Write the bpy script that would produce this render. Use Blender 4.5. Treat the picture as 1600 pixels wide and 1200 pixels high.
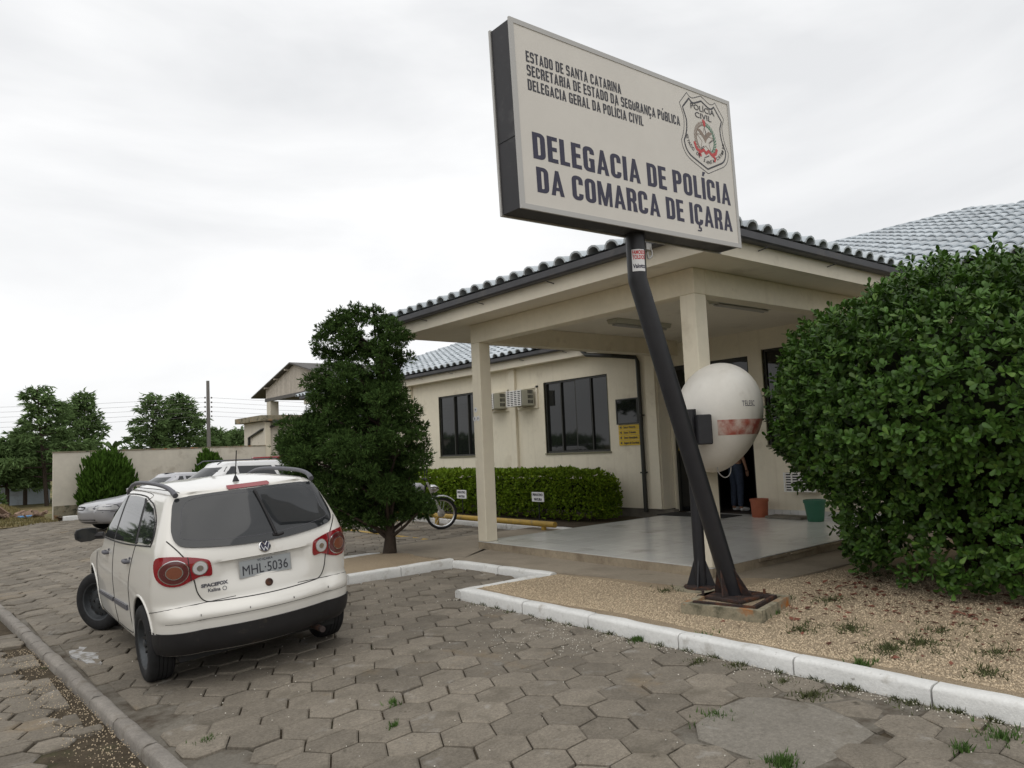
import bpy, bmesh, math, random
import numpy as np
from mathutils import Vector, Matrix, Euler
from mathutils.bvhtree import BVHTree
random.seed(7); rng = np.random.default_rng(7)
for o in list(bpy.data.objects): bpy.data.objects.remove(o)
scene = bpy.context.scene
COL = scene.collection
R = math.radians

# ---------------------------------------------------------------- camera
CAMZ = 1.65; FPX = 1169.2
pitch, roll, yaw = R(4.869), R(-2.515), R(50.885)
cy, sy = math.cos(yaw), math.sin(yaw)
FW = Vector((math.cos(pitch)*cy, math.cos(pitch)*sy, math.sin(pitch)))
rt = Vector((sy, -cy, 0)); up = rt.cross(FW)
RT = rt*math.cos(roll) + up*math.sin(roll); UP = -rt*math.sin(roll) + up*math.cos(roll)
cam = bpy.data.cameras.new("camera"); camo = bpy.data.objects.new("camera", cam); COL.objects.link(camo)
camo.matrix_world = Matrix(((RT.x, UP.x, -FW.x, 0), (RT.y, UP.y, -FW.y, 0), (RT.z, UP.z, -FW.z, CAMZ), (0, 0, 0, 1)))
cam.sensor_width = 36; cam.lens = FPX/1600*36; cam.clip_start = .05; cam.clip_end = 3000
scene.camera = camo
def proj(p):
    v = Vector(p) - Vector((0, 0, CAMZ)); w = v.dot(FW)
    if w < .05: return None
    return (800+FPX*v.dot(RT)/w, 600-FPX*v.dot(UP)/w, w)
def inframe(p, m=40):
    q = proj(p)
    return q is not None and -m < q[0] < 1600+m and -m < q[1] < 1200+m

# ---------------------------------------------------------------- world and sun (overcast)
world = bpy.data.worlds.new("World"); scene.world = world; world.use_nodes = True
nt = world.node_tree; N = nt.nodes; L = nt.links
bg = N["Background"]; bg.inputs[1].default_value = .1
sky = N.new("ShaderNodeTexSky"); sky.sky_type = 'NISHITA'; sky.sun_disc = False
SUN_EL, SUN_AZ = R(58), R(215)      # azimuth ccw from +X of the direction towards the sun
sky.sun_elevation = SUN_EL; sky.sun_rotation = R(90)-SUN_AZ; sky.dust_density = 3
tc = N.new("ShaderNodeTexCoord"); mp = N.new("ShaderNodeMapping"); mp.inputs['Scale'].default_value = (1, 1, 3.2)
no = N.new("ShaderNodeTexNoise"); no.inputs['Scale'].default_value = 1.7; no.inputs['Detail'].default_value = 6; no.inputs['Roughness'].default_value = .5
no.inputs['Distortion'].default_value = .4
cr = N.new("ShaderNodeValToRGB"); cr.color_ramp.elements[0].position = .36; cr.color_ramp.elements[1].position = .68
cr.color_ramp.elements[0].color = (8.4, 8.5, 8.65, 1); cr.color_ramp.elements[1].color = (11.3, 11.3, 11.3, 1)
mx = N.new("ShaderNodeMix"); mx.data_type = 'RGBA'; mx.inputs[0].default_value = .96
L.new(tc.outputs['Generated'], mp.inputs[0]); L.new(mp.outputs[0], no.inputs['Vector']); L.new(no.outputs['Fac'], cr.inputs[0])
L.new(sky.outputs[0], mx.inputs[6]); L.new(cr.outputs[0], mx.inputs[7]); L.new(mx.outputs[2], bg.inputs[0])
sl = bpy.data.lights.new("sun", 'SUN'); sl.energy = .9; sl.angle = R(75); sl.color = (1, .96, .9)
so = bpy.data.objects.new("sun", sl); COL.objects.link(so)
sd = Vector((math.cos(SUN_AZ)*math.cos(SUN_EL), math.sin(SUN_AZ)*math.cos(SUN_EL), math.sin(SUN_EL)))
so.rotation_euler = sd.to_track_quat('Z', 'Y').to_euler()
scene.view_settings.view_transform = 'Standard'; scene.view_settings.look = 'None'
scene.view_settings.gamma = 1; scene.view_settings.exposure = 0; scene.view_settings.use_curve_mapping = False
scene.render.engine = 'CYCLES'; scene.cycles.max_bounces = 6

# ---------------------------------------------------------------- materials
def mat(name, col, rough=.7, spec=.5, metal=0, noise=None, bump=None, coat=0, rnd=0, stain=None, isl=False, tr=0, space='obj', streak=None, tip=None):
    """noise=(scale, amount) brightness grain; bump=(scale, strength, dist); stain=(colour, scale, lo, hi); rnd = per-piece brightness spread"""
    m = bpy.data.materials.new(name); m.use_nodes = True
    t = m.node_tree; n = t.nodes; l = t.links; b = n["Principled BSDF"]
    b.inputs['Roughness'].default_value = rough; b.inputs['Specular IOR Level'].default_value = spec
    b.inputs['Metallic'].default_value = metal; b.inputs['Coat Weight'].default_value = coat
    b.inputs['Base Color'].default_value = (*col, 1)
    m.diffuse_color = (*col, 1)
    src = None
    def rgb(c):
        x = n.new("ShaderNodeRGB"); x.outputs[0].default_value = (*c, 1); return x.outputs[0]
    def vec():
        if space == 'obj': x = n.new("ShaderNodeTexCoord"); return x.outputs['Object']
        x = n.new("ShaderNodeNewGeometry"); return x.outputs['Position']
    cur = rgb(col)
    def mul(c, f):
        x = n.new("ShaderNodeVectorMath"); x.operation = 'SCALE'; l.new(c, x.inputs[0]); l.new(f, x.inputs['Scale']); return x.outputs[0]
    def tex(scale, detail=5, rough_=.6):
        x = n.new("ShaderNodeTexNoise"); x.inputs['Scale'].default_value = scale; x.inputs['Detail'].default_value = detail; x.inputs['Roughness'].default_value = rough_
        l.new(vec(), x.inputs['Vector']); return x.outputs['Fac']
    def mr(f, a, b_, c, d):
        x = n.new("ShaderNodeMapRange"); l.new(f, x.inputs[0])
        for i, v in enumerate((a, b_, c, d)): x.inputs[i+1].default_value = v
        return x.outputs[0]
    if noise:
        for sc, am in (noise if isinstance(noise, list) else [noise]):
            cur = mul(cur, mr(tex(sc), .25, .75, 1-am, 1+am))
    if stain:
        for (c2, sc, lo, hi) in (stain if isinstance(stain, list) else [stain]):
            x = n.new("ShaderNodeMix"); x.data_type = 'RGBA'; l.new(mr(tex(sc, 8, .65), lo, hi, 0, 1), x.inputs[0]); l.new(cur, x.inputs[6]); x.inputs[7].default_value = (*c2, 1); cur = x.outputs[2]
    if streak:
        for (c2, lo, hi) in [streak]:
            mpn = n.new("ShaderNodeMapping"); mpn.inputs['Scale'].default_value = (7, 7, .35); l.new(vec(), mpn.inputs[0]); tx = n.new("ShaderNodeTexNoise"); tx.inputs['Scale'].default_value = 1.3; tx.inputs['Detail'].default_value = 5; l.new(mpn.outputs[0], tx.inputs['Vector'])
            x = n.new("ShaderNodeMix"); x.data_type = 'RGBA'; l.new(mr(tx.outputs['Fac'], lo, hi, 0, .28), x.inputs[0]); l.new(cur, x.inputs[6]); x.inputs[7].default_value = (*c2, 1); cur = x.outputs[2]
    if tip:
        oi = n.new("ShaderNodeObjectInfo"); ge = n.new("ShaderNodeNewGeometry"); a = n.new("ShaderNodeMath"); a.operation = 'ADD'; l.new(oi.outputs['Random'], a.inputs[0]); l.new(ge.outputs['Random Per Island'], a.inputs[1])
        mu = n.new("ShaderNodeMath"); mu.operation = 'MULTIPLY'; mu.inputs[1].default_value = 7.31; l.new(a.outputs[0], mu.inputs[0]); f = n.new("ShaderNodeMath"); f.operation = 'FRACT'; l.new(mu.outputs[0], f.inputs[0])
        x = n.new("ShaderNodeMix"); x.data_type = 'RGBA'; l.new(mr(f.outputs[0], 1-tip[1], 1, 0, .8), x.inputs[0]); l.new(cur, x.inputs[6]); x.inputs[7].default_value = (*tip[0], 1); cur = x.outputs[2]
    if rnd:
        oi = n.new("ShaderNodeObjectInfo"); ge = n.new("ShaderNodeNewGeometry")
        a = n.new("ShaderNodeMath"); a.operation = 'ADD'; l.new(oi.outputs['Random'], a.inputs[0]); l.new(ge.outputs['Random Per Island'], a.inputs[1])
        f = n.new("ShaderNodeMath"); f.operation = 'FRACT'; l.new(a.outputs[0], f.inputs[0])
        cur = mul(cur, mr(f.outputs[0], 0, 1, 1-rnd, 1+rnd))
    l.new(cur, b.inputs['Base Color'])
    if bump:
        for i, (sc, st, di) in enumerate(bump if isinstance(bump, list) else [bump]):
            x = n.new("ShaderNodeBump"); x.inputs['Strength'].default_value = st; x.inputs['Distance'].default_value = di
            l.new(tex(sc, 6, .65), x.inputs['Height'])
            if i: l.new(prev.outputs[0], x.inputs['Normal'])
            prev = x
        l.new(prev.outputs[0], b.inputs['Normal'])
    if tr:
        b.inputs['Transmission Weight'].default_value = 0
        d = n.new("ShaderNodeBsdfTranslucent"); l.new(cur, d.inputs['Color']); s = n.new("ShaderNodeMixShader"); s.inputs[0].default_value = tr
        l.new(b.outputs[0], s.inputs[1]); l.new(d.outputs[0], s.inputs[2]); l.new(s.outputs[0], n['Material Output'].inputs[0])
    return m
M = {}
M['wall'] = mat('cream_wall_paint', (.74, .68, .545), .8, .3, noise=[(1.1, .05), (9, .03)], bump=(60, .15, .004), stain=((.42, .35, .25), .9, .58, .85), streak=((.48, .41, .30), .56, .80), space='w')
M['beam'] = mat('cream_beam_paint', (.69, .625, .485), .8, .3, noise=[(1.6, .07), (14, .04)], bump=(50, .15, .004), stain=((.42, .35, .25), 2.2, .60, .85), streak=((.48, .41, .30), .58, .82), space='w')
M['soffit'] = mat('soffit_paint', (.71, .655, .54), .85, .3, noise=[(.7, .06), (8, .03)], stain=((.40, .35, .27), .8, .58, .8), space='w')
M['plinth'] = mat('grey_foundation', (.16, .145, .12), .9, .3, noise=(6, .25), bump=(40, .3, .01), space='w')
M['tile'] = mat('glazed_roof_tile', (.46, .50, .53), .5, .4, noise=(20, .08), rnd=.16, stain=((.25, .27, .27), 7, .60, .8))
M['rooftray'] = mat('roof_underlay', (.16, .17, .18), .9)
M['gutter'] = mat('dark_gutter_metal', (.055, .055, .06), .5, .4, noise=(5, .2), stain=((.11, .1, .09), 3, .55, .8), space='w')
M['glass'] = mat('dark_window_glass', (.012, .013, .013), .03, .5)
M['frame'] = mat('dark_window_frame', (.03, .03, .025), .45, .4)
M['reveal'] = mat('olive_window_reveal', (.16, .15, .09), .7)
M['floor'] = mat('glazed_floor_tile', (.62, .62, .60), .20, .5, rnd=.05, noise=(3, .05), stain=((.32, .31, .28), 1.5, .55, .8))
M['slabside'] = mat('worn_cement', (.30, .25, .18), .9, .3, noise=[(3, .2), (25, .15)], bump=(40, .4, .01), stain=((.14, .1, .07), 2.5, .5, .75), space='w')
M['apron'] = mat('trodden_concrete', (.285, .245, .19), .9, .3, noise=[(1.5, .14), (40, .12)], bump=(60, .3, .006), stain=[((.17, .14, .105), 1.2, .5, .8), ((.13, .11, .08), 5, .62, .8)], space='w')
M['paver'] = mat('grey_concrete_paver', (.183, .160, .128), .9, .3, rnd=.19, noise=[(1.1, .18), (9, .15), (55, .28), (160, .25)], bump=[(120, .55, .004), (14, .3, .008)], stain=[((.30, .285, .26), 4.1, .60, .76), ((.10, .087, .065), 2.3, .54, .78), ((.22, .165, .10), .9, .60, .75), ((.07, .06, .045), 11, .62, .72)], space='w')
M['soil'] = mat('joint_soil', (.080, .064, .045), 1, .1, noise=[(8, .35), (60, .3)], bump=(50, .8, .02), stain=((.05, .065, .025), 1.6, .55, .7), space='w')
M['dirt'] = mat('trodden_dirt', (.25, .205, .145), 1, .1, noise=[(4, .25), (50, .3)], bump=(60, .7, .015), stain=((.32, .25, .16), 3, .48, .7), space='w')
M['cement'] = mat('old_cement_fill', (.165, .15, .125), .95, .2, noise=[(4, .2), (60, .2)], bump=[(70, .7, .006), (9, .6, .02)], stain=((.065, .05, .035), 3.5, .45, .66), space='w')
M['slab'] = mat('pale_concrete_slab', (.205, .188, .160), .95, .2, noise=[(3, .12), (30, .2), (90, .2)], bump=[(80, .6, .005), (9, .4, .012)], stain=[((.12, .105, .08), 3.4, .56, .74), ((.32, .31, .29), 6, .62, .76)], space='w')
M['kerb'] = mat('white_painted_kerb', (.68, .68, .66), .75, .3, noise=[(3, .08), (40, .07)], bump=[(25, .6, .012), (90, .3, .004)], stain=[((.30, .27, .22), 4.5, .56, .78), ((.12, .1, .08), 13, .66, .76)], space='w')
M['skerb'] = mat('grey_kerb_stone', (.24, .22, .195), .9, .3, rnd=.08, noise=[(5, .2), (60, .2)], bump=[(60, .6, .006), (10, .5, .015)], stain=((.12, .1, .07), 4, .55, .75), space='w')
M['gravelbed'] = mat('beige_crushed_stone', (.41, .325, .225), .95, .2, noise=[(1.3, .12), (110, .35), (260, .3)], bump=[(120, 1, .02), (300, .6, .006)], stain=((.24, .18, .12), 2.2, .6, .8), space='w')
M['pebble'] = mat('pale_pebble', (.53, .43, .30), .9, .3, rnd=.28)
M['pebblew'] = mat('white_pebble', (.6, .57, .5), .8, .3, rnd=.3)
M['deadleaf'] = mat('dry_leaf', (.13, .05, .032), .8, .3, rnd=.5)
M['grass'] = mat('short_grass', (.07, .13, .03), .7, .3, rnd=.4, tr=.2)
M['weed'] = mat('dark_weed', (.075, .085, .035), .8, .2, rnd=.5)
M['terrain'] = mat('dry_grass_ground', (.20, .16, .085), 1, .1, noise=[(.3, .3), (3, .3), (30, .3)], bump=(12, .8, .08), stain=((.075, .10, .035), .35, .45, .62), space='w')
M['black'] = mat('black_painted_steel', (.018, .018, .021), .45, .4, noise=(8, .2), bump=(80, .12, .003))
M['rust'] = mat('rusty_steel', (.035, .024, .022), .7, .4, noise=(20, .5), stain=((.12, .045, .02), 9, .5, .7))
M['plinthc'] = mat('stained_concrete', (.27, .24, .17), .95, .3, noise=[(9, .25), (60, .2)], bump=(50, .6, .01), stain=[((.05, .055, .035), 5, .5, .66), ((.36, .13, .025), 4.2, .56, .7)], space='w')
M['signface'] = mat('cream_sign_panel', (.64, .61, .56), .45, .4, noise=[(1.2, .04), (7, .02)])
M['signtrim'] = mat('grey_aluminium_trim', (.42, .41, .39), .4, .5, metal=.3)
M['signbox'] = mat('dark_sign_box', (.022, .021, .024), .5, .4, noise=(2, .2), stain=((.08, .08, .08), 2, .55, .7))
M['navy'] = mat('navy_lettering', (.022, .02, .05), .5)
M['ink'] = mat('dark_print', (.03, .03, .04), .5)
M['red'] = mat('red_print', (.5, .05, .05), .5)
M['green'] = mat('green_print', (.08, .2, .13), .5)
M['brown'] = mat('brown_print', (.25, .19, .15), .5)
M['paper'] = mat('white_paper', (.7, .7, .7), .5)
M['yellow'] = mat('yellow_paint', (.62, .42, .03), .5, .4, noise=(8, .1))
M['yellowold'] = mat('worn_yellow_paint', (.42, .27, .045), .6, .4, noise=(8, .2), stain=((.22, .17, .1), 9, .55, .7))
M['white'] = mat('white_plastic', (.72, .71, .68), .45)
M['acbeige'] = mat('beige_air_conditioner', (.42, .41, .33), .6)
M['wood'] = mat('grey_wood_boards', (.50, .45, .39), .85, .3, rnd=.07, noise=(8, .12))
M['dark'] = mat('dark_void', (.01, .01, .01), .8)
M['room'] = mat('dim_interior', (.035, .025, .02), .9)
M['terracotta'] = mat('terracotta_pot', (.30, .085, .04), .7, noise=(10, .15))
M['gpot'] = mat('green_plastic_pot', (.025, .12, .07), .5)
M['rubber'] = mat('tyre_rubber', (.017, .017, .018), .8, .3, noise=(20, .3))
M['steel'] = mat('dark_steel_rim', (.055, .06, .065), .5, .5, metal=.5, noise=(20, .2))
M['chrome'] = mat('chrome', (.62, .62, .62), .15, .5, metal=1)
M['carwhite'] = mat('dusty_white_car_paint', (.73, .71, .66), .28, .5, coat=.7, noise=(1.5, .02), stain=((.47, .41, .33), 2.4, .60, .85))
M['carsilver'] = mat('silver_car_paint', (.42, .42, .44), .3, .5, metal=.4, coat=.5)
M['carwhite2'] = mat('white_car_paint', (.72, .72, .72), .25, .5, coat=.6)
M['carplastic'] = mat('black_bumper_plastic', (.019, .018, .019), .6, .35, noise=(5, .2), stain=((.12, .085, .055), 2.5, .6, .8))
M['greyplastic'] = mat('grey_trim_plastic', (.10, .10, .115), .5, .4)
M['carglass'] = mat('tinted_car_glass', (.020, .022, .024), .04, .6)
M['seam'] = mat('panel_gap', (.03, .028, .026), .8)
M['lampred'] = mat('red_lamp_lens', (.24, .008, .014), .12, .6, coat=.5)
M['lampdark'] = mat('smoked_lamp_lens', (.10, .02, .02), .15, .6, coat=.5)
M['lampclear'] = mat('clear_lamp_lens', (.5, .5, .5), .12, .6, coat=.5)
M['lampamber'] = mat('amber_lamp_lens', (.20, .065, .035), .15, .6, coat=.5)
M['plate'] = mat('grey_number_plate', (.33, .35, .36), .4)
M['dome'] = mat('fibreglass_dome', (.66, .635, .58), .38, .5, noise=[(2, .05), (12, .03)], stain=((.42, .38, .31), 2.5, .58, .8), streak=((.45, .41, .34), .56, .78), space='w')
M['leafbig'] = mat('glossy_round_leaf', (.050, .110, .017), .46, .30, rnd=.5, tr=.16, tip=((.10, .17, .03), .30))
M['leafhedge'] = mat('hedge_leaf', (.13, .21, .014), .65, .2, rnd=.45, tr=.2, tip=((.24, .30, .02), .3))
M['conifer'] = mat('conifer_needles', (.050, .092, .024), .9, .1, rnd=.5, tr=.12, tip=((.09, .14, .035), .25))
M['casua'] = mat('feathery_needles', (.13, .20, .075), .9, .1, rnd=.4, tr=.25)  # green lightened so that the far trees' haze is in the colour
M['bushcone'] = mat('bright_shrub_needles', (.06, .12, .018), .9, .1, rnd=.5, tr=.15)
M['core'] = mat('dark_foliage_core', (.014, .016, .009), 1, .1)  # near-black filler; the shade inside the foliage is put into its colour
M['bark'] = mat('rough_bark', (.055, .042, .033), .95, .2, noise=(14, .3), bump=(25, .8, .02))
M['bwall'] = mat('weathered_boundary_wall', (.62, .575, .49), .9, .2, noise=[(.8, .1), (6, .06)], bump=(30, .3, .01), stain=[((.30, .25, .19), .9, .57, .75), ((.2, .15, .11), 1.7, .66, .72)], space='w')
M['shed'] = mat('pale_blue_shed_wall', (.36, .40, .43), .9, .2, noise=[(2, .1)], stain=((.2, .19, .17), 1.2, .5, .7), space='w')
M['roofold'] = mat('old_fibre_roof', (.13, .125, .12), .9, .2, noise=(3, .2), space='w')
M['concretep'] = mat('pole_concrete', (.17, .16, .15), .9)
M['blue'] = mat('blue_plastic', (.08, .25, .5), .5)
M['jeans'] = mat('blue_jeans', (.04, .055, .09), .9, noise=(30, .3))
M['shirt'] = mat('dark_shirt', (.04, .04, .045), .9)
M['skin'] = mat('skin', (.36, .2, .13), .6)
M['bikepaint'] = mat('motorcycle_paint', (.34, .34, .36), .3, .5, coat=.4)
M['rubber2'] = M['rubber']

# ---------------------------------------------------------------- object helpers
def link(o, parent=None):
    COL.objects.link(o)
    if parent is not None:
        o.parent = parent
        mw = parent.get('_mw')
        o.matrix_parent_inverse = wm(parent).inverted()
    return o
WM = {}
def wm(o):
    return WM.get(o.name, Matrix.Identity(4))
def thing(name, label, cat, loc=(0, 0, 0), group=None):
    o = bpy.data.objects.new(name, None); COL.objects.link(o); o.location = loc; o.empty_display_size = .1
    o['label'] = label; o['category'] = cat
    if group: o['group'] = group
    WM[o.name] = Matrix.Translation(loc); return o
def tag(o, label=None, cat=None, group=None, kind=None):
    if label: o['label'] = label
    if cat: o['category'] = cat
    if group: o['group'] = group
    if kind: o['kind'] = kind
    return o
def copy_tree(o, parent=None):
    c = o.copy(); COL.objects.link(c)
    if parent is not None: c.parent = parent
    for ch in o.children: copy_tree(ch, c)
    return c
class MB:
    def __init__(s): s.v = []; s.f = []; s.m = []
    def add(s, v, f, mi=0):
        k = len(s.v); s.v += [tuple(p) for p in v]; s.f += [tuple(i+k for i in q) for q in f]; s.m += [mi]*len(f); return s
    def box(s, a, b, mi=0, M_=None, bev=0):
        x0, y0, z0 = [min(a[i], b[i]) for i in range(3)]; x1, y1, z1 = [max(a[i], b[i]) for i in range(3)]
        if bev:
            e = bev
            ring = [(x0+e, y0), (x1-e, y0), (x1, y0+e), (x1, y1-e), (x1-e, y1), (x0+e, y1), (x0, y1-e), (x0, y0+e)]
            cx, cy_ = (x0+x1)/2, (y0+y1)/2
            sh = lambda p: (p[0]+(e if p[0] < cx else -e)*.9, p[1]+(e if p[1] < cy_ else -e)*.9)
            v = [(*sh(p), z0) for p in ring]+[(*p, z0+e) for p in ring]+[(*p, z1-e) for p in ring]+[(*sh(p), z1) for p in ring]
            f = [tuple(range(7, -1, -1)), tuple(range(24, 32))]+[(r*8+i, r*8+(i+1) % 8, r*8+8+(i+1) % 8, r*8+8+i) for r in range(3) for i in range(8)]
        else:
            v = [(x0, y0, z0), (x1, y0, z0), (x1, y1, z0), (x0, y1, z0), (x0, y0, z1), (x1, y0, z1), (x1, y1, z1), (x0, y1, z1)]
            f = [(0, 3, 2, 1), (4, 5, 6, 7), (0, 1, 5, 4), (1, 2, 6, 5), (2, 3, 7, 6), (3, 0, 4, 7)]
        if M_ is not None: v = [tuple(M_ @ Vector(p)) for p in v]
        return s.add(v, f, mi)
    def tube(s, path, r, n=10, mi=0, caps=True):
        path = [Vector(p) for p in path]; rs = r if isinstance(r, (list, tuple)) else [r]*len(path)
        v = []; f = []; ref = None
        for i, p in enumerate(path):
            d = (path[min(i+1, len(path)-1)]-path[max(i-1, 0)]).normalized()
            if ref is None: ref = d.orthogonal().normalized()
            ref = (ref-d*ref.dot(d)).normalized(); b = d.cross(ref)
            for k in range(n):
                a = 2*math.pi*k/n; v.append(p+(ref*math.cos(a)+b*math.sin(a))*rs[i])
        for i in range(len(path)-1):
            for k in range(n): f.append((i*n+k, i*n+(k+1) % n, (i+1)*n+(k+1) % n, (i+1)*n+k))
        if caps: f.append(tuple(range(n-1, -1, -1))); f.append(tuple(range((len(path)-1)*n, len(path)*n)))
        return s.add(v, f, mi)
    def lathe(s, prof, n=24, mi=0, M_=None, axis='z', closed=False, cap0=True):
        v = []; f = []
        for r_, h in prof:
            for k in range(n):
                a = 2*math.pi*k/n; c, d = r_*math.cos(a), r_*math.sin(a)
                v.append((c, d, h) if axis == 'z' else (h, c, d))
        m = len(prof)
        for i in range(m-1 if not closed else m):
            j = (i+1) % m
            for k in range(n): f.append((i*n+k, i*n+(k+1) % n, j*n+(k+1) % n, j*n+k))
        if not closed:
            if cap0: f.append(tuple(range(n-1, -1, -1)))
            f.append(tuple(range((m-1)*n, m*n)))
        if M_ is not None: v = [tuple(M_ @ Vector(p)) for p in v]
        return s.add(v, f, mi)
    def prism(s, poly, z0, z1, mi=0, M_=None):
        n = len(poly); v = [(x, y, z0) for x, y in poly]+[(x, y, z1) for x, y in poly]
        f = [tuple(range(n-1, -1, -1)), tuple(range(n, 2*n))]+[(i, (i+1) % n, n+(i+1) % n, n+i) for i in range(n)]
        if M_ is not None: v = [tuple(M_ @ Vector(p)) for p in v]
        return s.add(v, f, mi)
    def mesh(s, name, mats, smooth=False):
        me = bpy.data.meshes.new(name); me.from_pydata(s.v, [], s.f)
        for m in (mats if isinstance(mats, (list, tuple)) else [mats]): me.materials.append(m)
        if len(set(s.m)) > 1: me.polygons.foreach_set('material_index', s.m)
        if smooth: smooth_mesh(me, smooth)
        me.update(); return me
    def build(s, name, mats, parent=None, smooth=False):
        return link(bpy.data.objects.new(name, s.mesh(name, mats, smooth)), parent)
def smooth_mesh(me, ang=True):
    me.polygons.foreach_set('use_smooth', [True]*len(me.polygons))
    if ang is not True:
        me.set_sharp_from_angle(angle=R(ang))
def flipfix(me):
    bm = bmesh.new(); bm.from_mesh(me); bmesh.ops.recalc_face_normals(bm, faces=bm.faces); bm.to_mesh(me); bm.free()
def box(name, a, b, m, parent=None, bev=0):
    return MB().box(a, b, bev=bev).build(name, m, parent)
def np_mesh(name, V, F, m, parent=None, mi=None):
    me = bpy.data.meshes.new(name); nv = len(V); nf, k = F.shape
    me.vertices.add(nv); me.vertices.foreach_set('co', V.astype(np.float32).ravel())
    me.loops.add(nf*k); me.loops.foreach_set('vertex_index', F.astype(np.int32).ravel())
    me.polygons.add(nf); me.polygons.foreach_set('loop_start', np.arange(0, nf*k, k, dtype=np.int32))
    for x in (m if isinstance(m, list) else [m]): me.materials.append(x)
    me.update(calc_edges=True)
    return link(bpy.data.objects.new(name, me), parent)
def text_mesh(body, size, bold=0., xs=1., extrude=.002, align='LEFT', spacing=1.):
    c = bpy.data.curves.new('t', 'FONT'); c.body = body; c.size = size; c.offset = bold; c.extrude = extrude; c.align_x = align; c.space_character = spacing
    c.resolution_u = 3
    o = bpy.data.objects.new('t', c); COL.objects.link(o)
    bpy.context.view_layer.update()
    me = bpy.data.meshes.new_from_object(o.evaluated_get(bpy.context.evaluated_depsgraph_get()))
    bpy.data.objects.remove(o); bpy.data.curves.remove(c)
    me.transform(Matrix.Diagonal((xs, 1, 1, 1))); return me
def text(body, size, Mw, m, name='lettering', parent=None, **k):
    w = k.pop('width', None)
    me = text_mesh(body, size, **k)
    if w and len(me.vertices):
        xs = [v.co.x for v in me.vertices]; x0, x1 = min(xs), max(xs)
        me.transform(Matrix.Diagonal((w/(x1-x0), 1, 1, 1)) @ Matrix.Translation((-x0, 0, 0)))
    me.transform(Mw); me.materials.clear(); me.materials.append(m); me.name = name
    return link(bpy.data.objects.new(name, me), parent)
# text frames: facing -Y (u=X, v=Z) and facing -X (u=-Y, v=Z)
def face_negy(x, y, z): return Matrix.Translation((x, y, z)) @ Matrix.Rotation(R(90), 4, 'X')
def face_negx(x, y, z): return Matrix.Translation((x, y, z)) @ Matrix.Rotation(R(-90), 4, 'Z') @ Matrix.Rotation(R(90), 4, 'X')
def catmull(pts, per=8, closed=False):
    P_ = [Vector(p) for p in pts]; n = len(P_); out = []
    for i in range(n if closed else n-1):
        a, b, c, d = (P_[(i-1) % n], P_[i], P_[(i+1) % n], P_[(i+2) % n]) if closed else (P_[max(i-1, 0)], P_[i], P_[i+1], P_[min(i+2, n-1)])
        for k in range(per):
            t = k/per; out.append(.5*((2*b)+(c-a)*t+(2*a-5*b+4*c-d)*t*t+(3*b-a-3*c+d)*t**3))
    if not closed: out.append(P_[-1])
    return out
def gh(x):   # height of the paved ground: it falls towards the street
    if x >= 3.3: return 0.
    if x <= 1.2: return -.126
    return -.06*(3.3-x)
def sheet(name, x0, x1, y0, y1, zf, m, nx=2, ny=2, parent=None):
    xs = np.linspace(x0, x1, nx); ys = np.linspace(y0, y1, ny); V = np.array([(x, y, zf(x, y)) for x in xs for y in ys])
    F = np.array([(i*ny+j, (i+1)*ny+j, (i+1)*ny+j+1, i*ny+j+1) for i in range(nx-1) for j in range(ny-1)])
    return np_mesh(name, V, F, m, parent)

# ---- heavy condensed lettering drawn as strokes (unit height)
def _rr(x0, x1, y0, y1, r):   # clockwise from the left side bottom; returns points and side tags
    pts = []; tl, tr, br, bl = [min(q, (x1-x0)/2, (y1-y0)/2) for q in r]
    def side(p, q, tg, n=8):
        for i in range(n): t = i/n; pts.append((p[0]+(q[0]-p[0])*t, p[1]+(q[1]-p[1])*t, tg, t))
    def arc_(cx, cy_, rad, a0, n=6):
        for i in range(n): a = R(a0-90*i/n); pts.append((cx+rad*math.cos(a), cy_+rad*math.sin(a), 'c', 0))
    side((x0, y0+bl), (x0, y1-tl), 'L'); arc_(x0+tl, y1-tl, tl, 180)
    side((x0+tl, y1), (x1-tr, y1), 'T'); arc_(x1-tr, y1-tr, tr, 90)
    side((x1, y1-tr), (x1, y0+br), 'R'); arc_(x1-br, y0+br, br, 0)
    side((x1-br, y0), (x0+bl, y0), 'B'); arc_(x0+bl, y0+bl, bl, -90)
    return pts
def _ring(x0, x1, y0, y1, r, tv, th, skip=None):
    o = _rr(x0, x1, y0, y1, r); i_ = _rr(x0+tv, x1-tv, y0+th, y1-th, [max(.0, q-tv*.75) for q in r]); out = []
    for k in range(len(o)):
        j = (k+1) % len(o)
        if skip and o[k][2] == skip[0] and skip[1] <= o[k][3] < skip[2]: continue
        if skip and len(skip) > 3 and skip[3](o[k], o[j]): continue
        out.append([(o[k][0], o[k][1]), (o[j][0], o[j][1]), (i_[j][0], i_[j][1]), (i_[k][0], i_[k][1])])
    return out
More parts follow.
